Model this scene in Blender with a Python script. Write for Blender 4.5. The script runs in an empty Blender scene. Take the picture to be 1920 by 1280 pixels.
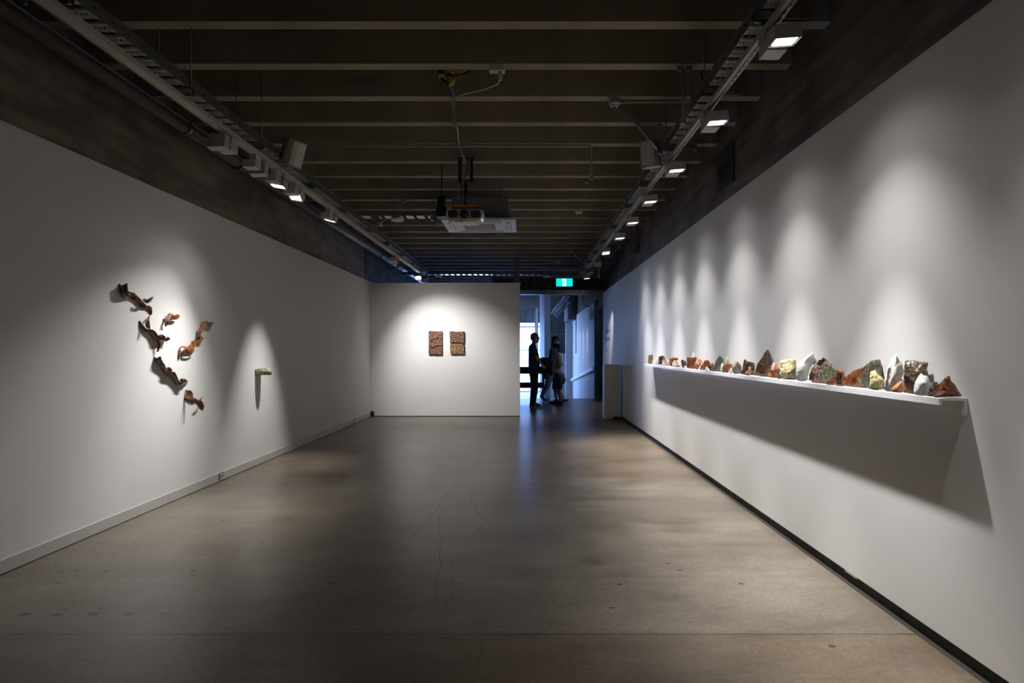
import bpy, bmesh, math, random
from mathutils import Vector, Matrix, noise
random.seed(7)
S = bpy.context.scene
COL = S.collection
PI = math.pi
# ---------------------------------------------------------------- camera
CX, CY, F, H = 987.0, 656.0, 1200.0, 1.37
cd = bpy.data.cameras.new('camera'); cam = bpy.data.objects.new('camera', cd); COL.objects.link(cam)
cam.location = (0, 0, H); cam.rotation_euler = (PI/2, 0, 0)
cd.sensor_width = 36; cd.sensor_fit = 'HORIZONTAL'; cd.lens = F/1920*36
cd.shift_x = -27/1920; cd.shift_y = 16/1920
cd.clip_start = .05; cd.clip_end = 300
S.camera = cam
# ---------------------------------------------------------------- world / exposure
w = bpy.data.worlds.new('world'); S.world = w; w.use_nodes = True
bg = w.node_tree.nodes['Background']; bg.inputs[0].default_value = (.24, .44, 1.0, 1); bg.inputs[1].default_value = 14.0
S.view_settings.view_transform = 'Standard'; S.view_settings.look = 'None'
S.view_settings.gamma = 1; S.view_settings.exposure = 0.0; S.view_settings.use_curve_mapping = False
S.cycles.use_denoising = True
S.cycles.max_bounces = 7; S.cycles.diffuse_bounces = 5; S.cycles.glossy_bounces = 3
S.cycles.sample_clamp_indirect = 4.0
S.cycles.caustics_reflective = False; S.cycles.caustics_refractive = False
# daylight entering through the far windows: light portals in the openings
def portal(loc, rot, sx, sy):
    l = bpy.data.lights.new('sky_portal', 'AREA'); l.shape = 'RECTANGLE'; l.size = sx; l.size_y = sy
    l.cycles.is_portal = True
    o = bpy.data.objects.new('sky_portal', l); o.location = loc; o.rotation_euler = rot; COL.objects.link(o)
portal((-1.1, 33.3, 1.0), (PI/2, 0, PI), 6.8, 3.6)
portal((-6.3, 29.5, 1.0), (PI/2, 0, -PI/2), 5.2, 3.6)
# spots of the lighting tracks: (x, y, z, aim, watts, cone, blend)
P_R, P_L = 440, 215

# ---------------------------------------------------------------- helpers
def P(u, v, Y): return Vector(((u-CX)*Y/F, Y, H-(v-CY)*Y/F))
def PX(u, v, X):
    Y = X*F/(u-CX); return Vector((X, Y, H-(v-CY)*Y/F))
def PZ(u, v, z):
    Y = (H-z)*F/(v-CY); return Vector(((u-CX)*Y/F, Y, z))

class MB:
    def __init__(s): s.b = bmesh.new()
    def box(s, x0, x1, y0, y1, z0, z1, m=0, rot=None):
        vs = [Vector((x, y, z)) for x in (x0, x1) for y in (y0, y1) for z in (z0, z1)]
        if rot: vs = [rot @ v for v in vs]
        v = [s.b.verts.new(p) for p in vs]
        for f in ((0,1,3,2),(4,6,7,5),(0,4,5,1),(2,3,7,6),(0,2,6,4),(1,5,7,3)):
            fc = s.b.faces.new([v[i] for i in f]); fc.material_index = m
        return s
    def cyl(s, p0, p1, r0, r1=None, n=10, m=0, caps=True):
        p0 = Vector(p0); p1 = Vector(p1); r1 = r0 if r1 is None else r1
        d = (p1-p0); q = d.to_track_quat('Z', 'Y').to_matrix()
        A = []; B = []
        for i in range(n):
            a = 2*PI*i/n; e = Vector((math.cos(a), math.sin(a), 0))
            A.append(s.b.verts.new(p0+q@(e*r0))); B.append(s.b.verts.new(p1+q@(e*r1)))
        for i in range(n):
            j = (i+1) % n; f = s.b.faces.new((A[i], A[j], B[j], B[i])); f.material_index = m; f.smooth = True
        if caps:
            s.b.faces.new(A[::-1]).material_index = m; s.b.faces.new(B).material_index = m
        return s
    def ball(s, c, r, sc=(1,1,1), seg=12, rings=8, m=0):
        M = Matrix.Translation(Vector(c)) @ Matrix.Diagonal((r*sc[0], r*sc[1], r*sc[2], 1))
        g = bmesh.ops.create_uvsphere(s.b, u_segments=seg, v_segments=rings, radius=1, matrix=M)
        for v in g['verts']:
            for f in v.link_faces: f.smooth = True; f.material_index = m
        return s
    def tube(s, pts, r, n=8, m=0):
        pts = [Vector(p) for p in pts]; rings = []
        for i, p in enumerate(pts):
            d = (pts[min(i+1, len(pts)-1)]-pts[max(i-1, 0)]).normalized()
            q = d.to_track_quat('Z', 'Y').to_matrix()
            rings.append([s.b.verts.new(p+q@Vector((math.cos(2*PI*k/n)*r, math.sin(2*PI*k/n)*r, 0))) for k in range(n)])
        for a, b in zip(rings, rings[1:]):
            for k in range(n):
                f = s.b.faces.new((a[k], a[(k+1)%n], b[(k+1)%n], b[k])); f.smooth = True; f.material_index = m
        s.b.faces.new(rings[0][::-1]); s.b.faces.new(rings[-1])
        return s
    def quad(s, pts, m=0):
        f = s.b.faces.new([s.b.verts.new(p) for p in pts]); f.material_index = m; return s
    def build(s, name, mats, parent=None, loc=None, bevel=0, recalc=True):
        if recalc: bmesh.ops.recalc_face_normals(s.b, faces=s.b.faces)
        me = bpy.data.meshes.new(name)
        if loc is not None: bmesh.ops.translate(s.b, vec=-Vector(loc), verts=s.b.verts)
        s.b.to_mesh(me); s.b.free()
        for m in (mats if isinstance(mats, (list, tuple)) else [mats]): me.materials.append(m)
        o = bpy.data.objects.new(name, me); COL.objects.link(o)
        if loc is not None: o.location = loc
        if parent is not None:
            if loc is not None and parent.location.length > 0: o.location = Vector(loc)-parent.location
            o.parent = parent
        if bevel:
            b = o.modifiers.new('bevel', 'BEVEL'); b.width = bevel; b.segments = 2; b.limit_method = 'ANGLE'
        return o
def tag(o, label=None, cat=None, group=None, kind=None):
    if label: o['label'] = label
    if cat: o['category'] = cat
    if group: o['group'] = group
    if kind: o['kind'] = kind
    return o
def thing(name, label, cat, loc=(0,0,0), rz=0, group=None):
    o = bpy.data.objects.new(name, None); COL.objects.link(o); o.location = loc; o.rotation_euler = (0,0,rz)
    o.empty_display_size = .05
    return tag(o, label, cat, group)
def share(name, me, parent, loc, rot=(0,0,0)):
    o = bpy.data.objects.new(name, me); COL.objects.link(o); o.parent = parent; o.location = loc; o.rotation_euler = rot
    return o
def struct(o): o['kind'] = 'structure'; return o

# ---------------------------------------------------------------- materials
def mat(name, col, rough=.6, metal=0, spec=.5, noise_=None, bump=None, emit=None, coat=0):
    """noise_=(scale, detail, colour2, contrast lo, hi)   bump=(scale, strength, dist)"""
    m = bpy.data.materials.new(name); m.use_nodes = True; nt = m.node_tree; N = nt.nodes; L = nt.links
    b = N['Principled BSDF']; b.inputs['Base Color'].default_value = (*col, 1)
    b.inputs['Roughness'].default_value = rough; b.inputs['Metallic'].default_value = metal
    b.inputs['Specular IOR Level'].default_value = spec; b.inputs['Coat Weight'].default_value = coat
    tc = N.new('ShaderNodeTexCoord')
    if noise_:
        n = N.new('ShaderNodeTexNoise'); n.inputs['Scale'].default_value = noise_[0]; n.inputs['Detail'].default_value = noise_[1]
        L.new(tc.outputs['Object'], n.inputs['Vector'])
        r = N.new('ShaderNodeValToRGB'); r.color_ramp.elements[0].position = noise_[3]; r.color_ramp.elements[1].position = noise_[4]
        r.color_ramp.elements[0].color = (*noise_[2], 1); r.color_ramp.elements[1].color = (*col, 1)
        if len(noise_) > 5:
            e = r.color_ramp.elements.new((noise_[3]+noise_[4])/2); e.color = (*noise_[5], 1)
        L.new(n.outputs['Fac'], r.inputs['Fac']); L.new(r.outputs['Color'], b.inputs['Base Color'])
    if bump:
        n2 = N.new('ShaderNodeTexNoise'); n2.inputs['Scale'].default_value = bump[0]; n2.inputs['Detail'].default_value = 4
        L.new(tc.outputs['Object'], n2.inputs['Vector'])
        bp = N.new('ShaderNodeBump'); bp.inputs['Strength'].default_value = bump[1]; bp.inputs['Distance'].default_value = bump[2]
        L.new(n2.outputs['Fac'], bp.inputs['Height']); L.new(bp.outputs['Normal'], b.inputs['Normal'])
    if emit:
        b.inputs['Emission Color'].default_value = (*emit[0], 1); b.inputs['Emission Strength'].default_value = emit[1]
    return m
WHITE = mat('white_wall_paint', (.78,.775,.765), .55, noise_=(1.3, 3, (.75,.745,.735), .3, .7), bump=(60, .06, .002))
SKIRT = mat('skirting_paint', (.50,.49,.47), .45)
SHELFW = mat('shelf_paint', (.80,.80,.82), .4)
PLINTHW = mat('plinth_paint', (.72,.72,.72), .45)
BLACK = mat('black', (.012,.011,.010), .5)
DKKICK = mat('dark_kickboard', (.045,.042,.030), .7, noise_=(9, 4, (.02,.018,.012), .35, .65))
DKGAP = mat('dark_floor_gap', (.022,.018,.013), .8)
GALV = mat('galvanised_steel', (.42,.43,.45), .3, metal=.95, noise_=(14, 3, (.22,.23,.25), .3, .7))
GALVR = mat('galvanised_rung', (.86,.87,.90), .38, metal=.2, noise_=(40, 3, (.55,.56,.60), .35, .65))
GALVD = mat('dull_galvanised_steel', (.16,.165,.17), .45, metal=.7)
TRACKM = mat('track_enamel', (.42,.39,.33), .45)
FIXW = mat('fixture_enamel', (.50,.485,.45), .45)
LENS = mat('lit_lens', (1,1,1), .4, emit=((1.0,.97,.95), 9.0))
LENSOFF = mat('lens_frame', (.10,.10,.11), .4)
PIPEM = mat('pipe_brown_paint', (.125,.105,.09), .38, spec=.6)
CONDUIT = mat('conduit_grey', (.25,.24,.22), .45)
STEELP = mat('blue_steel_pole', (.22,.24,.28), .35, metal=.6)
CABLEK = mat('black_cable', (.015,.015,.016), .5)
CABLEW = mat('white_cable', (.55,.53,.49), .5)
CABLEY = mat('yellow_cable', (.55,.40,.03), .5)
PLAST = mat('cream_plastic', (.56,.53,.47), .4)
PROJW = mat('projector_white', (.60,.56,.49), .35)
PROJG = mat('projector_grey', (.30,.27,.23), .45)
GRILL = mat('dark_grille', (.03,.032,.035), .5)
ORANGE = mat('orange_plate', (.50,.17,.02), .5)
ACW = mat('cassette_white', (.55,.53,.49), .4)
ACG = mat('cassette_body_grey', (.13,.14,.14), .6, metal=.3)
VENTM = mat('vent_metal', (.055,.06,.06), .45, metal=.3)
SPKW = mat('speaker_grey', (.26,.25,.235), .5)
WOODR = mat('dark_red_timber', (.055,.015,.012), .5, noise_=(6, 4, (.03,.01,.01), .3, .7))
SIGNG = mat('sign_green', (0,.5,.45), .5, emit=((0.0,.80,.72), 1.1))
SIGNW = mat('sign_white', (1,1,1), .5, emit=((1,1,.98), 1.3))
PINK = mat('pink_awning', (.8,.45,.5), .7)
TEXTM = mat('wall_lettering', (.10,.10,.11), .6)
PAPER = mat('paper', (.85,.85,.87), .6)

def concrete(name, c1, c2, boards=None, rough=.75, vertical=True):
    m = bpy.data.materials.new(name); m.use_nodes = True; nt = m.node_tree; N = nt.nodes; L = nt.links
    b = N['Principled BSDF']; b.inputs['Roughness'].default_value = rough; b.inputs['Specular IOR Level'].default_value = .25
    tc = N.new('ShaderNodeTexCoord')
    n = N.new('ShaderNodeTexNoise'); n.inputs['Scale'].default_value = 1.7; n.inputs['Detail'].default_value = 8; n.inputs['Roughness'].default_value = .62
    L.new(tc.outputs['Object'], n.inputs['Vector'])
    r = N.new('ShaderNodeValToRGB'); r.color_ramp.elements[0].position = .32; r.color_ramp.elements[1].position = .68
    r.color_ramp.elements[0].color = (*c1,1); r.color_ramp.elements[1].color = (*c2,1)
    L.new(n.outputs['Fac'], r.inputs['Fac'])
    # pits
    v = N.new('ShaderNodeTexVoronoi'); v.inputs['Scale'].default_value = 7; L.new(tc.outputs['Object'], v.inputs['Vector'])
    lt = N.new('ShaderNodeMath'); lt.operation = 'LESS_THAN'; lt.inputs[1].default_value = .05; L.new(v.outputs['Distance'], lt.inputs[0])
    mx = N.new('ShaderNodeMixRGB'); mx.blend_type = 'MULTIPLY'; mx.inputs[2].default_value = (.35,.35,.35,1)
    L.new(lt.outputs[0], mx.inputs[0]); L.new(r.outputs[0], mx.inputs[1])
    last = mx.outputs[0]
    n2 = N.new('ShaderNodeTexNoise'); n2.inputs['Scale'].default_value = 30; n2.inputs['Detail'].default_value = 4
    L.new(tc.outputs['Object'], n2.inputs['Vector'])
    bp = N.new('ShaderNodeBump'); bp.inputs['Strength'].default_value = .25; bp.inputs['Distance'].default_value = .004
    if boards:
        mp = N.new('ShaderNodeMapping'); mp.inputs['Scale'].default_value = boards
        L.new(tc.outputs['Object'], mp.inputs[0])
        n3 = N.new('ShaderNodeTexNoise'); n3.inputs['Scale'].default_value = 1; n3.inputs['Detail'].default_value = 3
        L.new(mp.outputs[0], n3.inputs['Vector'])
        m2 = N.new('ShaderNodeMixRGB'); m2.blend_type = 'MULTIPLY'; m2.inputs[0].default_value = .7
        r2 = N.new('ShaderNodeValToRGB'); r2.color_ramp.elements[0].position = .38; r2.color_ramp.elements[1].position = .62
        r2.color_ramp.elements[0].color = (.45,.45,.45,1); r2.color_ramp.elements[1].color = (1.1,1.1,1.1,1)
        L.new(n3.outputs['Fac'], r2.inputs[0]); L.new(last, m2.inputs[1]); L.new(r2.outputs[0], m2.inputs[2]); last = m2.outputs[0]
    L.new(n2.outputs['Fac'], bp.inputs['Height']); L.new(bp.outputs[0], b.inputs['Normal'])
    L.new(last, b.inputs['Base Color'])
    return m
CONC_C = concrete('concrete_ceiling', (.20,.165,.118), (.29,.245,.18))
CONC_S = concrete('concrete_side', (.14,.112,.08), (.25,.205,.155), boards=(1.0,1.2,9))
CONC_F = concrete('concrete_far', (.16,.16,.155), (.27,.265,.25), boards=(7,1,.6))
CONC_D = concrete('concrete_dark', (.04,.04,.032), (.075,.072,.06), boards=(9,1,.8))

def floor_mat():
    m = bpy.data.materials.new('concrete_floor'); m.use_nodes = True; nt = m.node_tree; N = nt.nodes; L = nt.links
    b = N['Principled BSDF']; tc = N.new('ShaderNodeTexCoord')
    sx = N.new('ShaderNodeSeparateXYZ'); L.new(tc.outputs['Object'], sx.inputs[0])
    def noise_n(scale, det, rough=.6, stretch=(1,1,1)):
        mp = N.new('ShaderNodeMapping'); mp.inputs['Scale'].default_value = stretch; L.new(tc.outputs['Object'], mp.inputs[0])
        n = N.new('ShaderNodeTexNoise'); n.inputs['Scale'].default_value = scale; n.inputs['Detail'].default_value = det
        n.inputs['Roughness'].default_value = rough; L.new(mp.outputs[0], n.inputs['Vector']); return n.outputs['Fac']
    def ramp(src, p0, c0, p1, c1):
        r = N.new('ShaderNodeValToRGB'); r.color_ramp.elements[0].position = p0; r.color_ramp.elements[1].position = p1
        r.color_ramp.elements[0].color = (*c0,1); r.color_ramp.elements[1].color = (*c1,1); L.new(src, r.inputs[0]); return r.outputs[0]
    def mixc(fac, a, c, mode='MULTIPLY'):
        x = N.new('ShaderNodeMixRGB'); x.blend_type = mode
        if isinstance(fac, float): x.inputs[0].default_value = fac
        else: L.new(fac, x.inputs[0])
        L.new(a, x.inputs[1])
        if isinstance(c, tuple): x.inputs[2].default_value = (*c,1)
        else: L.new(c, x.inputs[2])
        return x.outputs[0]
    def mth(op, a, c):
        x = N.new('ShaderNodeMath'); x.operation = op
        for i, q in enumerate((a, c)):
            if q is None: continue
            if isinstance(q, (int, float)): x.inputs[i].default_value = q
            else: L.new(q, x.inputs[i])
        return x.outputs[0]
    base = ramp(noise_n(.9, 9, .62), .30, (.135,.113,.089), .70, (.205,.180,.147))
    base = mixc(.85, base, ramp(noise_n(3.2, 9, .72, (.6,1.3,1)), .22, (.42,.38,.32), .80, (1.38,1.38,1.38)))
    base = mixc(.75, base, ramp(noise_n(38, 6, .7), .32, (.55,.53,.5), .68, (1.3,1.3,1.3)))
    base = mixc(.85, base, ramp(noise_n(120, 2, .5), .28, (.35,.33,.3), .36, (1,1,1)))
    Y = sx.outputs[1]
    # slabs of a browner mix between pour joints
    near = mth('LESS_THAN', Y, 3.09); base = mixc(near, base, (.86,.79,.70))
    far = mth('GREATER_THAN', Y, 6.88); base = mixc(far, base, (.90,.82,.73))
    for yj, wj, s_ in ((3.09,.006,.45),(5.88,.006,.55),(3.88,.004,.6),(6.88,.006,.7),(9.9,.01,.7)):
        d = mth('ABSOLUTE', mth('SUBTRACT', Y, yj), None)
        base = mixc(mth('LESS_THAN', d, wj), base, (s_,s_,s_))
    # old bolt patches and drips
    spots = [(47,1151),(107,1152),(176,1151),(242,1151),(310,1150),(124,1142),(190,1140),(107,1093),(106,1062),(145,1070),(115,1071),(199,1071),(361,1070),
             (185,1018),(231,994),(173,1031),(253,1017),(756,993),(745,1016),(780,1079),(1162,1095),(1390,1094),(1252,1056),(1275,1069),(1147,1139),(362,1078),(620,1094),(1560,1211),(783,965),(490,1016),(417,976)]
    for i, (u, v) in enumerate(spots):
        p = PZ(u, v, 0); r_ = (.030 if i < 5 else .018)
        x = mth('SUBTRACT', sx.outputs[0], p.x); y = mth('SUBTRACT', Y, p.y)
        x2 = mth('MULTIPLY', x, x); y2 = mth('MULTIPLY', y, y)
        dd = mth('ADD', mth('MULTIPLY', x2, .45), y2)
        base = mixc(mth('LESS_THAN', dd, r_*r_*.5), base, (.16,.15,.14))
    # broad worn stains
    for u, v, rx, ry in ((800,912,.5,.22),(870,878,.45,.35),(1250,975,.4,.22),(1300,990,.3,.2),(1110,1052,.12,.07),(1255,1120,.12,.1),(1640,1170,.25,.15)):
        p = PZ(u, v, 0)
        x = mth('MULTIPLY', mth('SUBTRACT', sx.outputs[0], p.x), 1/rx); y = mth('MULTIPLY', mth('SUBTRACT', Y, p.y), 1/ry)
        dd = mth('ADD', mth('MULTIPLY', x, x), mth('MULTIPLY', y, y))
        dd = mth('ADD', dd, mth('MULTIPLY', noise_n(3, 4), 2.2))
        mr = N.new('ShaderNodeMapRange'); mr.inputs[1].default_value = .9; mr.inputs[2].default_value = 2.0; mr.inputs[3].default_value = .55; mr.inputs[4].default_value = 0; mr.clamp = True
        L.new(dd, mr.inputs[0]); base = mixc(mr.outputs[0], base, (.55,.48,.40))
    L.new(base, b.inputs['Base Color'])
    rr = N.new('ShaderNodeMapRange'); rr.inputs[3].default_value = .282; rr.inputs[4].default_value = .33; L.new(noise_n(1.2, 2), rr.inputs[0])
    L.new(rr.outputs[0], b.inputs['Roughness']); b.inputs['Specular IOR Level'].default_value = .5
    bp = N.new('ShaderNodeBump'); bp.inputs['Strength'].default_value = .05; bp.inputs['Distance'].default_value = .002
    L.new(noise_n(25, 6), bp.inputs['Height']); L.new(bp.outputs[0], b.inputs['Normal'])
    return m
FLOORM = floor_mat()

# ================================================================ SETTING
XL, XR = -3.21, 1.90
ZB = 3.504; YB0 = 4.773; PITCH = .6146
YE = 18.1                                            # floor edge above the lower level
struct(MB().box(-6.0, 1.877, -2, YE, -.2, 0).box(1.877, 2.3, 15.9, YE, -.2, 0).build('floor', FLOORM))
fl = bpy.data.objects['floor']
struct(MB().box(1.877, 2.0, -2, 15.9, -.2, -.002).build('trim_1', DKGAP))
struct(MB().box(1.914, 1.94, -2, 15.88, -.002, .10).build('baseboard_right', DKKICK))
struct(MB().box(XR, 1.95, -2, 15.9, .061, 2.794).build('wall_right', WHITE, bevel=.002))
struct(MB().box(1.98, 2.3, -2, 34, 2.5, 4.05).build('wall_right_upper', CONC_S))
struct(MB().box(-3.34, XL, -2, 13.4, 0.004, 2.775).build('wall_left', WHITE))
sk = MB().box(XL, XL+.012, -2, 13.12, .006, .088).build('baseboard_left', SKIRT); struct(sk)
struct(MB().box(-3.62, -3.30, -2, 13.08, 2.5, 4.05).box(-3.62, -3.30, 13.16, 34, 2.5, 4.05).box(-3.62,-3.33,13.07,13.17,2.5,4.05).build('wall_left_upper', CONC_S))
struct(MB().box(-6.2, -6.0, -2, 27, -1.2, 4.05).box(-6.2,-6.0,32,34,-1.2,4.05).box(-6.2,-6.0,27,32,2.82,4.05).box(-6.2,-6.0,27,32,-1.2,-.8).build('wall_left_outer', CONC_F))
wf2 = MB()
for y_ in range(3): wf2.box(-6.12,-6.05,27+y_*2.5-.03,27+y_*2.5+.03,-.8,2.82)
wf2.box(-6.12,-6.05,27,32,-.8,-.75).box(-6.12,-6.05,27,32,2.77,2.82).box(-6.12,-6.05,27,32,1.34,1.40)
win2 = struct(wf2.build('window_2', GALVD))
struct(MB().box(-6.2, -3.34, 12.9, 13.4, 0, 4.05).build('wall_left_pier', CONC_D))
struct(MB().box(-6.2, 2.3, -2.2, -2, 0, 4.05).build('wall_rear', WHITE))
# partition carrying the two reliefs
struct(MB().box(-3.21, -.132, 13.2, 13.36, .012, 2.756).build('wall_back', WHITE, bevel=.003))
struct(MB().box(-3.2, -.14, 13.21, 13.34, .0, .012).build('baseboard_back', DKGAP))
struct(MB().box(-3.21, -3.14, 13.165, 13.195, .0, .11).build('trim_2', BLACK))
# ceiling
ceil = struct(MB().box(-6.2, 2.3, -2.2, 34, 4.0, 4.2).build('ceiling', CONC_C))
bm_ = MB().box(-3.31, 1.99, 0, .103, ZB, 4.0); b0 = bm_.build('beam', CONC_C, ceil); bme = b0.data
b0.location = (0, YB0-2*PITCH, 0)
k = -8
while True:
    y = YB0+k*PITCH
    if y > 33.0: break
    if k != -2: share('beam', bme, ceil, (0, y, 0))
    k += 1
for i in range(-8, 47):                                  # left bays behind the upper wall
    pass
# header beams across the opening at the end of the room
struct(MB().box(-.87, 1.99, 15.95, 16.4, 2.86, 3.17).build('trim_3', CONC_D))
struct(MB().box(-.2, 1.90, 15.86, 15.94, 2.745, 2.80).box(-.2, 1.90, 15.88, 15.92, 2.80, 2.86).build('trim_4', GALV))
tag(MB().box(-.285, -.165, 15.0, 15.12, 2.95, 3.999).box(-.32,-.13,14.96,15.16,2.93,2.96).build('square_post', GALVD), 'dark square steel post dropping from the ceiling above the free end of the back partition', 'post')
# far part of the building
struct(MB().box(-6.0, 2.3, YE, 33.2, -1.05, -.83).build('floor_lower', mat('lower_floor', (.55,.55,.55), .45)))
struct(MB().box(-6.0, 2.3, YE-.02, YE+.0, -.9, -.2).build('trim_5', CONC_F))
struct(MB().quad([(.67,YE,0),(1.94,YE,0),(1.94,27,-.83),(.67,27,-.83)]).box(.67,1.94,YE,27,-1.0,-.9).build('floor_ramp', FLOORM))
struct(MB().box(.51, .675, 18.0, 24.5, -.83, ZB).build('wall_spine', WHITE))
struct(MB().box(.47, .60, 32.4, 32.99, -.83, ZB).build('wall_spine_far', WHITE))
struct(MB().box(1.94, 2.1, 18.12, 27.2, -.83, 2.73).build('wall_ramp', WHITE))
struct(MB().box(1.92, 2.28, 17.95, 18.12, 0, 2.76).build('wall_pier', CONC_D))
struct(MB().box(2.1, 2.3, 15.9, 34, -1, 4.05).build('wall_right_far', CONC_S))
struct(MB().box(1.02, 2.3, 30.0, 30.2, -.9, 4.0).box(.60,1.02,30.0,30.2,2.9,4.0).build('wall_far', CONC_F))
struct(MB().box(1.02, 1.93, 29.95, 30.0, 2.1, 2.14).build('trim_6', GALV))
dpan = MB().box(1.12, 1.85, 29.93, 29.99, -.8, 1.22).build('door_1', PLINTHW); struct(dpan)
MB().box(1.76, 1.79, 29.90, 29.93, .1, .25).build('handle', GALV, dpan)
struct(MB().box(1.66, 1.91, 27.0, 27.2, -.83, 2.52).build('wall_stub', WHITE))
struct(MB().box(1.62, 1.94, 25.0, 27.4, 2.56, ZB).build('trim_7', CONC_F))
# window wall
wz0, wz1 = -.8, 2.82
struct(MB().box(-6.0, 2.3, 33.0, 33.2, wz1, 4.0).box(-6.0,-4.4,33.0,33.2,-1,wz1).box(2.2, 2.3, 33.0, 33.2, -1, wz1).build('wall_window', CONC_F))
wf = MB()
for x in (-4.4, -3.2, -2.0, -.8, .46, 1.4, 2.17): wf.box(x-.03, x+.03, 33.02, 33.1, wz0, wz1)
for z in (wz0+.02, 1.37, 2.56, wz1-.02): wf.box(-4.4, 2.2, 33.02, 33.1, z-.025, z+.025)
win = wf.build('window_1', GALVD); struct(win)
glassm = bpy.data.materials.new('clear_glass'); glassm.use_nodes = True
_n = glassm.node_tree.nodes; _l = glassm.node_tree.links; _n.remove(_n['Principled BSDF'])
tr = _n.new('ShaderNodeBsdfTransparent'); gl = _n.new('ShaderNodeBsdfGlossy'); gl.inputs['Roughness'].default_value = .02
mxs = _n.new('ShaderNodeMixShader'); mxs.inputs[0].default_value = .06
_l.new(tr.outputs[0], mxs.inputs[1]); _l.new(gl.outputs[0], mxs.inputs[2]); _l.new(mxs.outputs[0], _n['Material Output'].inputs[0])
for i in range(6):
    xs = (-4.37, -3.17, -1.97, -.77, .46, 1.4, 2.17)
    MB().box(xs[i], xs[i+1]-.0, 33.05, 33.056, wz0+.04, wz1-.04).build('pane', glassm, win)
tag(MB().box(-9, 6, 44, 44.6, 2.95, 3.25).box(-9,6,44.2,44.6,3.25,3.4).box(-9,-8.8,44.2,44.4,-1.1,3).box(5.8,6,44.2,44.4,-1.1,3).build('street_awning', PINK), 'pale pink awning fascia of the building across the street, seen through the far window', 'awning')
tag(MB().box(-30, 30, 33.6, 70, -1.3, -1.1).build('street_pavement', mat('pavement', (.5,.5,.52), .8)), 'pale pavement outside the far window', 'pavement')

for i in range(2): MB().box(-6.09,-6.084,27.03+i*2.5,29.47+i*2.5,-.75,2.77).build('pane', glassm, win2)
# floor cracks: thin open lines in the slab
def crack(pts, wd=.0028):
    pp = [PZ(u, v, .0006) for u, v in pts]; q = []
    for a, b_ in zip(pp, pp[1:]):
        n_ = max(2, int((b_-a).length/.06))
        for i in range(n_):
            p = a.lerp(b_, i/n_); p.x += random.uniform(-.012,.012); q.append(p)
    q.append(pp[-1]); m_ = MB()
    L_ = [m_.b.verts.new((p.x-wd/2*random.uniform(.4,1.4), p.y, p.z)) for p in q]; R_ = [m_.b.verts.new((p.x+wd/2*random.uniform(.4,1.4), p.y, p.z)) for p in q]
    for i in range(len(q)-1): m_.b.faces.new((L_[i], R_[i], R_[i+1], L_[i+1]))
    return m_.build('crack', mat('crack_dark', (.045,.04,.034), .9) if 'crack_dark' not in bpy.data.materials else bpy.data.materials['crack_dark'], fl)
crack([(756,1028),(780,1000),(810,965),(838,925),(858,903),(850,894)])
crack([(818,1130),(825,1060),(828,1010),(822,965),(838,950)], .0024)
crack([(885,908),(882,935),(895,960),(912,980),(898,995),(880,1010),(865,1028)])
crack([(850,1165),(835,1140),(852,1116),(848,1085),(850,1050),(845,1010)], .002)
crack([(905,1195),(897,1235),(895,1265),(903,1279)], .002)
crack([(899,835),(905,820),(916,808)], .002); crack([(893,890),(898,860),(900,840)], .002)

# sockets in the left skirting
for u, v, w_, lab in ((415,890,.10,'white double power socket set in the left skirting below the wavy ceramics'), (666,789,.16,'small white power socket in the left skirting close to the back partition corner')):
    p = PX(u, v, XL+.012)
    t = thing('wall_socket', lab, 'socket', (XL+.012, p.y, .05))
    MB().box(0,.008,-w_/2,w_/2,-.034,.034).build('plate', SKIRT if u<600 else PLINTHW, t, bevel=.002)
    for s_ in (-1,1): MB().box(.008,.0095,s_*w_/4-.006,s_*w_/4+.006,-.016,.016).build('outlet', BLACK, t)
    MB().box(0,.0084,-w_/2-.004,-w_/2,-.036,.036).box(0,.0084,-w_/2-.004,w_/2,.034,.038).build('shadow_gap', BLACK, t)

# ================================================================ OVERHEAD SERVICES
# big brown pipe along the left
t = thing('ceiling_pipe', 'fat brown painted pipe running the length of the left upper concrete wall', 'pipe', (0,0,0))
ZP, XP, RP = H+1.99, -3.05, .062
MB().cyl((XP,-1,ZP),(XP,33,ZP),RP,n=20).build('barrel', PIPEM, t)
for u in (345, 452, 600, 691, 713, 743, 751, 762):
    Y = XP*F/(u-CX)
    m_ = MB()
    if u in (452, 743):
        m_.cyl((XP,Y-.10,ZP),(XP,Y+.10,ZP),RP+.012,n=20).cyl((XP,Y-.10,ZP),(XP,Y-.075,ZP),RP+.022,n=20).cyl((XP,Y+.075,ZP),(XP,Y+.10,ZP),RP+.022,n=20)
    else: m_.cyl((XP,Y-.02,ZP),(XP,Y+.02,ZP),RP+.012,n=20)
    m_.build('collar', PIPEM, t)
for y in (5.6, 8.1, 10.6, 12.6): MB().cyl((XP,y,ZP+RP),(XP,y,3.999),.005,n=6).build('hanger_rod', GALVD, t)

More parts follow.
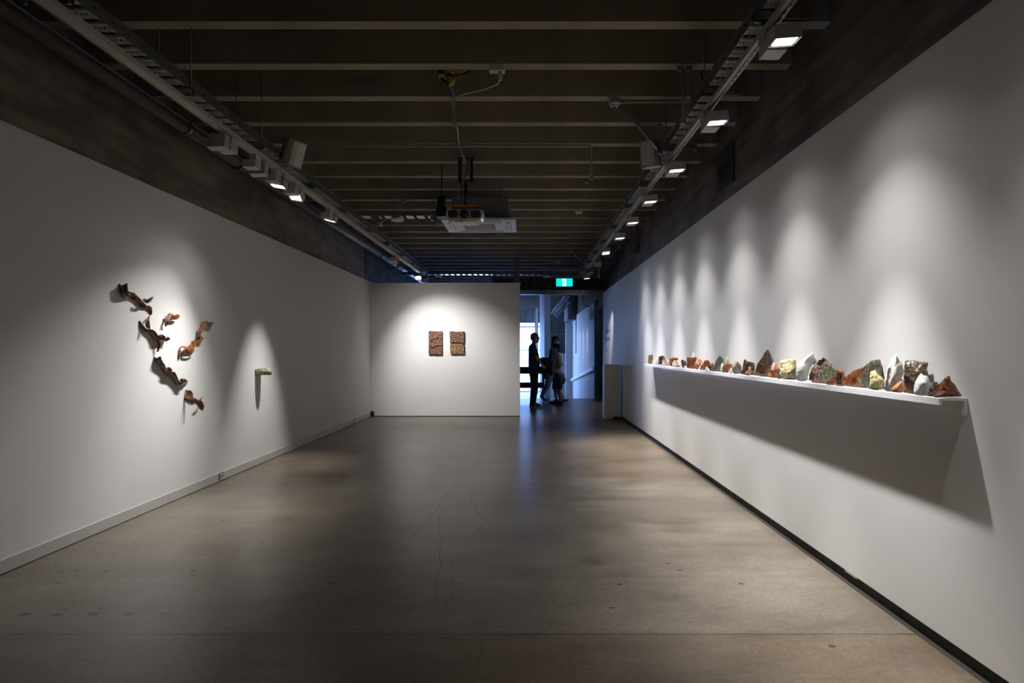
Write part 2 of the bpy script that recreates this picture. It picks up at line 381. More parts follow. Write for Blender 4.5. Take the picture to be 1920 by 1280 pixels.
def tray(xa, xb, zb, y0, y1, name, label, struts, inner, rod_side):
    t = thing(name, label, 'cable tray', ((xa+xb)/2, y0, zb))
    W = xb-xa; hw = W/2; pit = .14
    # rung: folded strip with two flanges and a row of slots
    m_ = MB()
    m_.box(-hw,hw,-.042,-.012,0,.004).box(-hw,hw,.012,.042,0,.004)
    n = 6
    for i in range(n):
        x = -hw+W*(i+.0)/(n-1); m_.box(max(-hw,x-.005), min(hw,x+.005), -.012,.012,0,.004)
    m_.box(-hw,hw,-.046,-.042,0,.012).box(-hw,hw,.042,.046,0,.012)
    me = None; i = 0; y = pit/2
    while y < y1-y0:
        if me is None:
            o = m_.build('rung', GALVR, t); me = o.data; o.location = (0,y,0)
        else: share('rung', me, t, (0,y,0))
        y += pit; i += 1
    for s_, nm in ((-1,'side_rail'),(1,'side_rail')):
        m_ = MB(); x = s_*hw
        m_.box(min(x,x+s_*.004), max(x,x+s_*.004), 0, y1-y0, 0, .062)
        m_.box(min(x,x+s_*.014), max(x,x+s_*.014), 0, y1-y0, .058, .064)
        yy = .07
        while yy < y1-y0:                             # punched holes read as dark recesses
            m_.box(x+s_*.004, x+s_*.0045, yy-.012, yy+.012, .026, .038, m=1); yy += .14
        m_.build(nm, [GALVD, BLACK], t)
    for j in range(4):
        x = -hw*.6+j*hw*.4
        MB().tube([(x+.006*math.sin(y_*1.7+j), y_, .022+.008*j%.02) for y_ in [q*.5 for q in range(int((y1-y0)*2)+1)]], .009, n=6).build('cable', [CABLEK,CABLEK,CABLEY,CABLEK][j], t)
    a, b_ = inner
    for y in struts:
        m_ = MB(); yy = y-y0; xx = (xa+xb)/2
        m_.box(a-xx, b_-xx, yy-.02, yy+.02, -.006, -.002).box(a-xx,b_-xx,yy-.021,yy-.018,-.045,-.004).box(a-xx,b_-xx,yy+.018,yy+.021,-.045,-.004)
        m_.build('cross_strut', GALV, t)
        for x in rod_side:
            MB().cyl((x-xx,yy,-.05),(x-xx,yy,(ZB+.5 if False else 3.999)-zb),.005,n=6).cyl((x-xx,yy,-.058),(x-xx,yy,-.045),.011,n=6).build('hanger_rod', GALVD, t)
    return t
ZT = H+1.71
tray(1.236, 1.331, H+1.79, 1.0, 15.2, 'cable_tray', 'galvanised cable tray hung beside the right-hand lighting track', (3.39,4.37,5.57,6.8,7.82,9.2,10.4,11.6,12.8,14.0), (1.20,1.48), (1.215,1.465))
tray(-2.366,-2.236, H+1.735, 1.0, 14.6, 'cable_tray', 'galvanised cable tray hung beside the left-hand lighting track', (3.11,4.24,5.37,6.67,7.85,9.1,10.3,11.5,12.7,13.8), (-2.45,-2.21), (-2.222,-2.435))

def track(xa, xb, zb, y0, y1, label, slotside):
    t = thing('lighting_track', label, 'lighting track', ((xa+xb)/2, y0, zb))
    hw = (xb-xa)/2
    MB().box(-hw,hw,0,y1-y0,0,.034).build('rail', TRACKM, t, bevel=.002)
    x = slotside*(hw-.010)
    MB().box(x-.004,x+.004,.0,y1-y0,-.001,.0).build('slot', BLACK, t)
    # slotted channel the rail is fixed to
    xs = slotside*(hw+.002); m_ = MB()
    a, b_ = sorted((xs, xs+slotside*.036))
    m_.box(a, a+.009, 0, y1-y0, .030,.034).box(b_-.009, b_, 0, y1-y0, .030,.034)
    y = 0
    while y < y1-y0: m_.box(a+.009,b_-.009,y,y+.035,.030,.034); y += .07
    m_.box(b_-.003,b_,0,y1-y0,.034,.037)
    m_.build('slotted_channel', GALV if slotside > 0 else GALVD, t)
    return t
track(1.2725, 1.308, ZT-.005, 1.0, 14.8, 'beige lighting track running overhead along the right-hand wall', 1)
track(-2.345, -2.266, H+1.655, 1.0, 14.2, 'beige lighting track running overhead along the left-hand wall', -1)

# ---- track lights
def cone(loc, aim, watts, ang, blend=.8, col=(1,.975,.96), rad=.03):
    l = bpy.data.lights.new('lamp', 'SPOT'); l.energy = watts; l.spot_size = math.radians(ang); l.spot_blend = blend
    l.color = col; l.shadow_soft_size = rad
    o = bpy.data.objects.new('lamp', l); COL.objects.link(o); o.location = loc
    o.rotation_euler = (Vector(aim)-Vector(loc)).to_track_quat('-Z','Y').to_euler()
    return o
def light_fixture(x, y, z, label, aim=None, lit=True, mirror=1, watts=0, ang=70, blend=.8, group='white box spotlights on the lighting tracks', ztrack=None, name='track_light', dy=.15, flip=1, halo=None):
    """x,y,z = centre of the lens; driver box sits behind it"""
    t = thing(name, label, 'spotlight', (x, y, z), 0, group)
    zt = (ztrack or ZT-.005)-z
    MB().box(-.055,.055,flip*dy-.06,flip*dy+.06,.0,.062).build('driver_box', FIXW, t, bevel=.003)
    MB().box(-.03-mirror*.03,.03-mirror*.03,flip*dy-.05,flip*dy+.05,.062,zt).build('track_adapter', FIXW, t)
    MB().cyl((0,flip*dy-flip*.07,.045),(0,flip*.05,.045),.018,n=10).build('pivot', LENSOFF, t)
    R = Matrix.Identity(3)
    if aim is not None:
        d = (Vector(aim)-Vector((x,y,z))).normalized()
        q = d.to_track_quat('-Z', 'Y'); R = q.to_matrix()
        # keep the box square to the track where possible
        zax = -d; xax = Vector((1,0,0))-zax*zax.x; xax.normalize(); yax = zax.cross(xax); R = Matrix((xax,yax,zax)).transposed()
    def rb(*a, m_=None): m_.box(*a, rot=R)
    m_ = MB(); c = Vector((0,0,.035))
    def bx(m_, x0,x1,y0,y1,z0,z1):
        vs = Matrix.Translation(c) @ R.to_4x4() @ Matrix.Translation(-c)
        m_.box(x0,x1,y0,y1,z0,z1, rot=vs)
    bx(m_,-.070,.070,-.054,.054,.006,.066); bx(m_,-.070,-.065,-.054,.054,-.004,.006); bx(m_,.065,.070,-.054,.054,-.004,.006); bx(m_,-.065,.065,-.054,-.049,-.004,.006); bx(m_,-.065,.065,.049,.054,-.004,.006)
    m_.build('lamp_head', FIXW, t, bevel=.002)
    m_ = MB(); bx(m_,-.065,.065,-.049,.049,.001,.006); m_.build('lens_frame', LENSOFF, t)
    m_ = MB(); bx(m_,-.054,.054,-.036,.036,-.002,.001); m_.build('lens', LENS if lit else PLAST, t)
    if watts:
        src = Vector((x,y,z))+Vector((0,0,.035))+R@Vector((0,0,-.055))
        o = cone(src, aim, watts, ang, blend); o.parent = t; o.location -= t.location
        for hw_, ha_ in (halo if halo and isinstance(halo[0], tuple) else ([halo] if halo else [])):
            o = cone(src, aim, watts*hw_, ha_, 1.0); o.parent = t; o.location -= t.location
    return t
order = ['nearest','second','third','fourth','fifth','sixth','seventh','eighth','ninth']
ZL = H+1.585
for i, u in enumerate((1470,1343,1268,1219,1186,1162)):
    Y = 1.325*F/(u-CX)
    light_fixture(1.325, Y, ZL, f'{order[i]} glowing square spotlight from the camera on the right-hand track', (1.325+.15, Y, ZL-2), True, 1, P_R, 46, 1.0, halo=((.21,84),(.03,124)))
light_fixture(1.30, 10.5, ZL, 'glowing spotlight turned sideways, seventh from the camera on the right-hand track', (1.60,9.7,0.6), True, 1, P_R*.7, 46, 1.0, halo=((.21,84),(.03,124)))
light_fixture(1.325, 2.08, ZL, 'spotlight on the right-hand track closest to the viewer, above the top of the picture', (1.325+.15, 1.9, ZL-2), True, 1, P_R*.4, 46, 1.0, halo=((.21,84),(.03,124)))
light_fixture(1.34, 12.0, ZL, 'unlit spotlight tilted far up towards the camera on the right-hand track', (1.5,11.2,2.4), False, 1)
light_fixture(1.31, 13.3, ZL, 'glowing spotlight near the far end of the right-hand track, aimed at the wall text', (1.9,14.75,1.35), True, 1, 130, 30, .5)
light_fixture(1.34, 14.2, ZL, 'glowing spotlight closest to the green exit sign on the right-hand track', (1.5,14.3,.5), True, 1, 40, 60, 1)
ZLL = H+1.545; zt_l = H+1.655
LX = -2.34
light_fixture(LX, 4.86, ZLL, 'nearest spotlight on the left-hand track, lens turned away from the camera', (-1.62,13.2,1.5), False, -1, 0, 17, 1.0, ztrack=zt_l)
light_fixture(LX, 5.60, ZLL, 'second spotlight from the camera on the left-hand track, lens turned away', (-1.62,13.2,1.3), False, -1, 0, 19, 1.0, ztrack=zt_l, flip=-1)
light_fixture(LX, 6.05, ZLL, 'third spotlight from the camera on the left-hand track, only a sliver of lens glowing', (XL+.42,5.75,.45), True, -1, P_L*1.1, 62, 1.0, ztrack=zt_l, flip=-1, halo=(.10,108))
light_fixture(LX, 6.52, ZLL, 'fourth spotlight from the camera on the left-hand track, bright lens facing the camera', (XL+.32,5.0,.5), True, -1, P_L*1.25, 62, 1.0, ztrack=zt_l, flip=-1, halo=(.035,96))
light_fixture(LX, 7.65, ZLL, 'fifth spotlight from the camera on the left-hand track, above the little wall bracket', (XL+.25,7.65,.4), True, -1, 300, 46, 1.0, ztrack=zt_l, flip=-1)
light_fixture(LX, 11.4, ZLL, 'sixth spotlight from the camera on the left-hand track, aimed at the back partition', (-1.55,13.2,.85), True, -1, 350, 76, 1.0, ztrack=zt_l, flip=-1, halo=(.08,120))
light_fixture(LX, 13.85, ZLL, 'very bright square spotlight just above the top edge of the back partition', (-2.2,12.6,1.9), True, -1, ztrack=zt_l)
light_fixture(-2.30, 14.45, ZLL, 'unlit spotlight beside the bright one above the back partition', (-2.0,14.9,1.5), False, -1, ztrack=H+1.735)

# ---- cross tray in the middle of the room
t = thing('cable_tray', 'short cable tray crossing from the left tray towards the projector', 'cable tray', (-2.14,8.2,H+1.72))
m_ = MB().box(0,1.02,0,.003,0,.062).box(0,1.02,.19,.193,0,.062)
for i in range(14): m_.box(.035+i*.07,.047+i*.07,-.0006,0,.026,.038,m=1)
m_.build('side_rail', [GALVD,BLACK], t)
me = None
for i in range(7):
    x = .07+i*.14
    if me is None: o = MB().box(-.045,.045,.003,.19,0,.004).box(-.045,-.041,.003,.19,0,.012).box(.041,.045,.003,.19,0,.012).build('rung', GALVR, t); me = o.data; o.location = (x,0,0)
    else: share('rung', me, t, (x,0,0))
for x in (.22,.27,.90,.95): MB().cyl((x,.2,0),(x,.2,ZB+.49-(H+1.72)),.005,n=6).build('hanger_rod', GALVD, t)
MB().tube([(0,.06,.02),(.5,.07,.022),(1.02,.06,.03)],.01,n=6).build('cable', CABLEK, t)
for x in (.20,.95):
    f = thing('small_spotlight', f'small unlit grey spotlight under the middle cross tray, {"left" if x<.5 else "right"} of the cream disc', 'spotlight', (-2.14+x,8.2,H+1.72))
    MB().box(-.04,.04,.0,.08,-.05,-.006).build('bracket', GALVD, f)
    m_ = MB(); m_.cyl((0.01,.04,-.05),(.085,-.02,-.125),.026,n=12); m_.build('lamp_head', CONDUIT, f)
d = P(745,411,8.25)
t = thing('ceiling_disc', 'flat cream oval disc hanging under the middle cross tray', 'wireless device', d)
MB().cyl((0,0,-.022),(0,0,.006),.075,.092,n=24).build('shell', PLAST, t, bevel=.004)
MB().cyl((0,0,.006),(0,0,.04),.04,n=16).build('mount', CONDUIT, t)

# far cross tray, glimmering with daylight
t = thing('cable_tray', 'long thin cable tray crossing the whole room just in front of the end opening', 'cable tray', (-3.0,15.6,3.215))
m_ = MB().box(0,4.9,0,.003,0,.06).box(0,4.9,.2,.203,0,.06); m_.build('side_rail', GALVD, t)
me = None
for i in range(35):
    if me is None: o = MB().box(-.04,.04,.003,.2,0,.004).build('rung', mat('bright_galvanised', (.8,.8,.82), .12, metal=1.0), t); me = o.data; o.location = (.07+i*.14,0,0)
    else: share('rung', me, t, (.07+i*.14,0,0))
for x in (.6,1.9,3.1,4.4): MB().cyl((x,.1,0),(x,.1,.78),.005,n=6).build('hanger_rod', GALVD, t)

# stray black cable looping over the right tray
q_ = [P(u,v,4.95) for u,v in ((1363,96),(1357,94),(1345,100),(1330,113),(1318,128),(1315,140),(1318,150),(1326,156))]
tag(MB().tube([p-q_[0] for p in q_], .008, n=8).build('loose_cable', CABLEK), 'loose black cable looping beside the right cable tray', 'cable').location = q_[0]
struct(MB().box(1.955,1.979,PX(1780,60,1.95).y,PX(1724,98,1.95).y,2.70,2.815).build('trim_8', SKIRT))
struct(MB().box(1.9005,1.913,PX(1606,1090,1.9).y,PX(1584,1072,1.9).y,.052,.061).build('trim_9', SKIRT))
# diagonal poles
def pole(a, b_, r, lab):
    t = thing('brace_pole', lab, 'pole', a); a = Vector(a); b_ = Vector(b_)
    MB().cyl((0,0,0), b_-a, r, n=12).build('shaft', STEELP, t)
    d = (b_-a).normalized(); MB().cyl(b_-a-d*.05, b_-a, r*1.35, n=12).build('end_clamp', GALVD, t)
    MB().box(-.03,.03,-.03,.03,-.01,.012).build('foot_plate', GALVD, t)
pole(PZ(1163,192.0,ZB-.012), P(1240,290,5.45), .013, 'blue-grey steel pole slanting from the smoke detector down to the right tray')
pole(PZ(757,377,ZB-.012), P(703,428,8.6), .012, 'grey steel pole slanting down to the left tray behind the middle cross tray')
pole(PZ(1059,457.2,ZB-.012), P(1097,498,12.4), .012, 'thin pale pole slanting down to the right tray near the exit sign')

# conduits
def conduit(pts, r, lab, m_=CONDUIT, name='conduit_pipe', sad=True):
    t = thing(name, lab, 'conduit', pts[0]); o = Vector(pts[0])
    MB().tube([Vector(p)-o for p in pts], r, n=10).build('tube', m_, t)
    if sad:
        for p in (pts[0], pts[-1]): MB().box(-.022,.022,-.012,.012,-r-.004,r+.004).build('saddle', m_, t).location = Vector(p)-o
    return t
zc = ZB-.012
conduit([(-2.36+.0,6.66,zc),(.66,6.66,zc),(.675,6.66,zc-.015),(.675,6.66,3.16)], .013, 'long horizontal conduit crossing the ceiling with a drop on its right end')
q = P(1100,338,6.66); tag(MB().cyl((q.x,q.y,q.z-.03),(q.x,q.y,q.z+.02),.022,.016,n=12).build('drop_nozzle', GALVD), 'small nozzle under the conduit drop left of the right tray', 'nozzle')
conduit([(.82,5.47,zc),(1.3,5.47,zc),(1.55,5.47,zc)], .013, 'horizontal conduit between the large smoke detector and the right tray')
for u, v0, v1, Y, lab in ((1280,131,228,4.83,'vertical conduit dropping behind the right tray, left one of the pair'),(1297,131,200,4.83,'vertical conduit dropping behind the right tray, right one of the pair')):
    a = P(u,v0,Y); b_ = P(u,v1,Y); conduit([(a.x-.02,Y,zc),(a.x,Y,zc-.02),(a.x,Y,b_.z)], .013, lab)
a = P(1237,240,6.05); conduit([(a.x,6.05,zc),(a.x,6.05,P(1237,270,6.05).z)], .012, 'short vertical conduit stub above the right wall speaker')
a = P(1123,460,12.2); conduit([(a.x,12.2,zc),(a.x,12.2,P(1123,520,12.2).z)], .012, 'vertical conduit by the far end of the right track')
conduit([(.98,10.3,zc),(1.4,10.3,zc),(1.9,10.3,zc)], .012, 'horizontal conduit running right from the small smoke detector')

def detector(u, v, Y, r, lab):
    p = P(u, v, Y)
    t = thing('smoke_detector', lab, 'smoke detector', (p.x, Y, ZB))
    MB().cyl((0,0,-.03),(0,0,0),r*.72,n=20).build('base', PLAST, t)
    MB().cyl((0,0,-.058),(0,0,-.028),r*.72,r,n=24).cyl((0,0,-.075),(0,0,-.058),r*.45,r*.72,n=20).build('housing', PLAST, t)
    MB().cyl((0,0,-.086),(0,0,-.075),r*.3,r*.34,n=14).build('sensor', BLACK, t)
detector(1152, 195, 5.44, .054, 'large cream smoke detector on a ceiling beam left of the right tray')
detector(1085, 385, 9.72, .058, 'small cream smoke detector on a ceiling beam above and left of the exit sign')
detector(1047, 492, 15.27, .06, 'dark little detector on the ceiling directly above the exit sign')

# loudspeakers
def speaker(p, rz, rx, lab, sz=(.26,.17,.34)):
    t = thing('loudspeaker', lab, 'loudspeaker', p, rz); t.rotation_euler = (rx,0,rz)
    a,b_,c = sz; m_ = MB()
    n = 8; pts = []
    for k_ in range(n+1):
        th = PI*(k_/n)-PI/2
        pts.append((math.sin(th)*a/2, -math.cos(th)*b_*.55-.02))
    prof = pts+[(a/2*.55,b_*.5),(-a/2*.55,b_*.5)]
    A = [m_.b.verts.new((x,y,-c/2)) for x,y in prof]; B = [m_.b.verts.new((x,y,c/2)) for x,y in prof]
    for i in range(len(prof)): m_.b.faces.new((A[i],A[(i+1)%len(prof)],B[(i+1)%len(prof)],B[i]))
    m_.b.faces.new(A[::-1]); m_.b.faces.new(B); m_.build('cabinet', SPKW, t, bevel=.004)
    m_ = MB()
    g = [(x*.9, y-.004) for x,y in pts]
    A = [m_.b.verts.new((x,y,-c*.44)) for x,y in g]; B = [m_.b.verts.new((x,y,c*.44)) for x,y in g]
    for i in range(len(g)-1): m_.b.faces.new((A[i],A[i+1],B[i+1],B[i]))
    m_.build('grille', PLAST, t)
    MB().box(-.02,.02,b_*.5,b_*.5+.05,-.06,.06).build('bracket', GALVD, t)
    return t
speaker(P(547,287,5.9), math.radians(62), math.radians(20), 'pale box loudspeaker tilted beside the left cable tray', (.22,.15,.24))
speaker(P(1222,290,6.0), math.radians(-40), math.radians(8), 'pale box loudspeaker mostly hidden behind the right cable tray', (.2,.14,.24))

# ventilation grilles
def vent(u0, u1, vt, vb, lab):
    Ya = 1.98*F/(u0-CX); Yb = 1.98*F/(u1-CX); z1 = H-(vt-CY)*Yb/F; z0 = H-(vb-CY)*Yb/F
    t = thing('wall_vent', lab, 'vent', (1.98,(Ya+Yb)/2,(z0+z1)/2)); hy = abs(Ya-Yb)/2; hz = abs(z1-z0)/2
    MB().box(-.02,0,-hy,hy,-hz,-hz*.52).box(-.02,0,-hy,hy,hz*.3,hz).box(-.02,0,-hy,-hy*.62,-hz*.52,hz*.3).box(-.02,0,hy*.62,hy,-hz*.52,hz*.3).build('surround', VENTM, t)
    MB().box(-.004,0,-hy*.62,hy*.62,-hz*.52,hz*.3).build('backing', BLACK, t)
    me = None; n = 9
    for i in range(n):
        z = -hz*.52+(i+.5)*hz*.82/n
        if me is None: o = MB().box(-.018,-.006,-hy*.62,hy*.62,-.003,.003).build('slat', VENTM, t); me = o.data; o.location = (0,0,z)
        else: share('slat', me, t, (0,0,z))
vent(1345, 1378, 264, 340, 'large dark louvred vent on the right upper concrete wall')
vent(1191, 1199, 452, 474, 'small dark vent far along the right upper concrete wall')

# metal plate on a ceiling beam
p0 = P(652,143,YB0+PITCH); p1 = P(708,157,YB0+PITCH)
tag(MB().box(p0.x,p1.x,YB0+PITCH-.004,YB0+PITCH,p1.z,p0.z).box(p0.x+.01,p0.x+.016,YB0+PITCH-.006,YB0+PITCH-.004,p1.z+.01,p0.z-.01).box(p1.x-.016,p1.x-.01,YB0+PITCH-.006,YB0+PITCH-.004,p1.z+.01,p0.z-.01).build('beam_plate', mat('dull_plate', (.16,.165,.16), .5, metal=.2)), 'grey rectangular plate fixed to the face of a ceiling beam', 'plate')

# ceiling power outlet, white cable, black cable and yellow bundle
p = P(932,131,YB0+.05)
t = thing('ceiling_outlet', 'cream power outlet on the underside of a ceiling beam, white plug in it', 'socket', (p.x,YB0+.06,ZB))
MB().box(-.058,.058,-.035,.035,-.036,0).build('housing', PLAST, t, bevel=.004)
MB().box(.005,.04,-.02,.02,-.052,-.036).cyl((.024,0,-.10),(.024,0,-.05),.014,.018,n=10).build('plug', PLAST, t)
def cpath(pts, r, lab, m_, name):
    ps = [P(u,v,Y) if not isinstance(Y, str) else PZ(u,v,ZB-.012) for u,v,Y in pts]; q = []
    for i in range(len(ps)-1):
        p_ = [ps[max(i-1,0)], ps[i], ps[i+1], ps[min(i+2,len(ps)-1)]]
        for k_ in range(5):
            s_ = k_/5; a = .5*((2*p_[1])+(-p_[0]+p_[2])*s_+(2*p_[0]-5*p_[1]+4*p_[2]-p_[3])*s_*s_+(-p_[0]+3*p_[1]-3*p_[2]+p_[3])*s_**3); q.append(a)
    q.append(ps[-1]); o = q[0].copy()
    return tag(MB().tube(q, r, n=8).build(name, m_, None, loc=o), lab, 'cable')
cpath([(938,149,4.84),(932,158,4.9),(915,165,5.0),(895,171,5.1),(880,174,5.2),(862,179,5.3),(851,186,'z'),(849,196,5.55),(851,210,5.7),(850,222,5.85),(851,236,'z'),(857,240,6.05),(860,262,6.3),(863,277,'z'),(868,292,6.85),(873,306,7.1)], .0055, 'thin white cable looping from the ceiling outlet down to the projector mount', CABLEW, 'power_cable')
cpath([(842,158,4.95),(848,170,5.1),(852,182,5.3),(853,196,5.5),(853,212,5.7),(852,234,6.0),(858,240,6.1),(862,262,6.3),(864,277,'z'),(870,292,6.85),(876,308,7.1)], .010, 'black cable running beside the white one across the beams to the projector', CABLEK, 'signal_cable')
t = thing('cable_bundle', 'tangle of yellow and black cables hanging from a ceiling beam', 'cable bundle', P(838,132,4.9)); o_ = t.location.copy()
def rel(pts): return [P(u,v,Y)-o_ for u,v,Y in pts]
for pts, r, m_ in (([(840,131,4.9),(842,140,4.92),(845,150,4.93),(838,156,4.93)],.010,CABLEY),([(845,131,4.88),(850,140,4.9),(851,150,4.9),(848,157,4.9),(841,158,4.92)],.014,CABLEY),
    ([(848,132,4.92),(860,132.5,4.92),(880,131.5,4.94)],.012,CABLEY),([(826,136,4.9),(828,146,4.9),(836,154,4.9),(842,158,4.9)],.016,CABLEK),([(881,133,4.93),(868,141,4.9),(850,142,4.9),(838,139,4.9)],.012,CABLEK),
    ([(830,140,4.9),(834,148,4.88),(838,147,4.88)],.006,CABLEY),([(828,150,4.9),(828,160,4.9),(828,166,4.9)],.004,mat('red_tip', (.25,.04,.02), .5))):
    MB().tube(rel(pts), r, n=8).build('cable', m_, t)
MB().box(-.06,-.02,-.02,.02,-.06,-.035).build('cable_tie', CABLEW, t)
MB().box(-.065,-.02,-.02,.02,-.035,.0).build('clamp', BLACK, t)

# ---- projector
YP = 7.0
c = P(871,402,YP)
t = thing('projector', 'white ceiling projector with a round black lens between two dark grilles', 'projector', (c.x,YP,c.z))
w2, h2, d2 = .207, .068, .25
m_ = MB()
prof = []
for k_ in range(48):
    a = 2*PI*k_/48; ca, sa = math.cos(a), math.sin(a); e = .38
    x = w2*math.copysign(abs(ca)**e, ca); z = h2*math.copysign(abs(sa)**.45, sa)
    if z < 0: x *= 1-.14*(-z/h2)**1.5; z *= 1.12
    prof.append((x,z))
rings = []
for y, s_ in ((0,.93),(.012,.98),(.03,1),(d2-.02,1),(d2,.96)): rings.append([m_.b.verts.new((x*s_,y,z*s_)) for x,z in prof])
for a, b_ in zip(rings, rings[1:]):
    for i in range(48): f = m_.b.faces.new((a[i],a[(i+1)%48],b_[(i+1)%48],b_[i])); f.smooth = True
m_.b.faces.new(rings[0][::-1]); m_.b.faces.new(rings[-1]); m_.build('casing', PROJW, t)
m_ = MB(); ins = [m_.b.verts.new((x*.90,-.003,max(z,-.045)*.93)) for x,z in prof]; ins2 = [m_.b.verts.new((x*.90,.004,max(z,-.045)*.93)) for x,z in prof]
m_.b.faces.new(ins[::-1])
for i in range(48): m_.b.faces.new((ins[i],ins[(i+1)%48],ins2[(i+1)%48],ins2[i]))
m_.build('front_panel', PROJG, t)
for s_ in (-1,1):
    m_ = MB(); pr = []
    for k_ in range(24):
        a = 2*PI*k_/24; ca, sa = math.cos(a), math.sin(a)
        pr.append((s_*.123-.004+.052*math.copysign(abs(ca)**.5,ca), .006+.040*math.copysign(abs(sa)**.5,sa)))
    A = [m_.b.verts.new((x,-.0062,z)) for x,z in pr]; B = [m_.b.verts.new((x,-.002,z)) for x,z in pr]; m_.b.faces.new(A[::-1])
    for i in range(24): m_.b.faces.new((A[i],A[(i+1)%24],B[(i+1)%24],B[i]))
    g = m_.build('vent_grille', GRILL, t)
    for k_ in range(6): MB().box(s_*.123-.004-.037+k_*.015,s_*.123-.004-.034+k_*.015,-.0072,-.006,-.028,.040).build('fin', mat('fin_dark', (.07,.07,.07), .5) if 'fin_dark' not in bpy.data.materials else bpy.data.materials['fin_dark'], g)
l_ = MB().cyl((-.004,-.030,.004),(-.004,0,.004),.046,.050,n=28).build('lens_ring', BLACK, t)
MB().ball((-.004,-.020,.004),.036,(1,.5,1),20,12).build('lens_glass', mat('lens_dark', (.004,.004,.006), .08, spec=.8), l_)
MB().box(-.165,-.145,-.002,.006,-.080,-.070).box(-.10,-.02,-.002,.006,-.080,-.074).build('label_mark', mat('mark_red', (.3,.12,.07), .5), t)
MB().box(.185,.2,.01,.03,-.075,-.045).build('status_light', mat('status_blue', (.3,.5,1), .3, emit=((.4,.6,1),1.0)), t)
MB().box(-.17,.13,.02,.24,h2+.016,h2+.042).build('orange_tray', ORANGE, t)
MB().box(-.15,.19,.03,.25,h2+.001,h2+.016).build('mount_plate', BLACK, t)
m_ = MB()
ry = .14
m_.cyl((-.0,ry,h2+.03),(0,ry,.40),.020,n=12).cyl((0,ry,h2+.03),(0,ry,h2+.09),.035,.022,n=12)
m_.build('drop_pole', BLACK, t)
zf0 = P(871,342,YP+ry).z-c.z; zf1 = ZB-c.z
MB().box(-.082,.082,ry-.03,ry+.03,zf0,zf0+.016).box(-.082,-.045,ry-.03,ry+.03,zf0,zf1).box(.048,.082,ry-.03,ry+.03,zf0,zf1).box(-.1,.1,ry-.04,ry+.04,zf1-.02,zf1).build('mount_frame', BLACK, t)
MB().cyl((0,ry,.35),(0,ry,zf0+.01),.020,n=12).build('drop_pole', BLACK, t)
MB().tube([(-.05,ry-.02,h2+.04),(-.052,ry-.01,.25),(-.045,ry,.42),(.01,ry-.03,.46),(.03,ry,zf1-.02)],.006,n=6).build('cable', CABLEK, t)
# black speaker column behind the projector
p = P(827,385,7.5)
tag(MB().box(p.x-.045,p.x+.045,7.5,7.62,p.z-.115,p.z+.11).box(p.x-.06,p.x+.06,7.49,7.63,p.z-.13,p.z-.02).cyl((p.x,7.56,p.z+.1),(p.x,7.56,3.999),.008,n=8).build('black_box', BLACK, bevel=.005), 'black box hanging from the ceiling left of the projector', 'equipment box')

# ---- air-conditioning cassette
YA0, YA1, ZA = 8.14, 9.03, H+1.655
xa0, xa1 = (826-CX)*YA0/F, (968-CX)*YA0/F-.01
t = thing('air_conditioner', 'square white ceiling air-conditioning cassette with a grey body, behind the projector', 'air conditioner', ((xa0+xa1)/2, YA0, ZA))
hx = (xa1-xa0)/2; L_ = YA1-YA0
m_ = MB(); m_.box(-hx,hx,0,L_,0,.03); m_.build('fascia', ACW, t, bevel=.006)
MB().box(-hx*.74,hx*.82,.10,L_-.08,.03,.31).build('body', ACG, t, bevel=.02)
MB().box(-hx*.6,hx*.6,.22,.70,-.006,.0).build('intake_panel', ACW, t, bevel=.003)
gx0, gx1, gy0, gy1 = -hx*.46, hx*.42, .27, .66
MB().box(gx0,gx1,gy0,gy1,-.0075,-.006).build('intake_grille', GRILL, t)
for i in range(9):
    y = gy0+(i+.5)*(gy1-gy0)/9; MB().box(gx0,gx1,y-.006,y+.006,-.011,-.0075).build('louvre', ACW, t)
for (a,b_,c_,d_) in ((-hx*.62,hx*.62,.06,.13),(-hx*.62,hx*.62,L_-.13,L_-.06)): MB().box(a,b_,c_,d_,-.002,0).build('air_outlet', GRILL, t); MB().box(a+.02,b_-.02,c_+.012,d_-.004,-.007,-.003).build('flap', ACW, t)
for s_ in (-1,1): MB().box(s_*hx*.80-.03,s_*hx*.80+.03,.17,.72,-.002,0).build('air_outlet', GRILL, t); MB().box(s_*hx*.80-.022,s_*hx*.80+.024,.19,.70,-.007,-.003).build('flap', ACW, t)
MB().cyl((.22,.095,.10),(.22,.11,.10),.016,n=12).build('port', BLACK, t)
for x in (-hx*.6,hx*.65):
    for y in (.15,L_-.15): MB().cyl((x,y,.3),(x,y,4.0-ZA),.006,n=6).build('hanger_rod', GALVD, t)

# ---- security camera / small gear near partition top
def gear(u,v,Y,lab,nm,cat):
    p = P(u,v,Y); t = thing(nm, lab, cat, p)
    MB().box(-.06,.06,-.04,.05,.0,.05).build('housing', FIXW, t, bevel=.004)
    MB().ball((0,-.01,-.012),.042,(1,1,.8)).build('dome', BLACK, t)
    MB().cyl((0,0,.05),(0,0,3.999-p.z),.007,n=6).build('hanger_rod', GALVD, t)
gear(822,521,13.9,'small cream camera with a dark dome just above the back partition','dome_camera','camera')
p = P(1121,495,12.3)

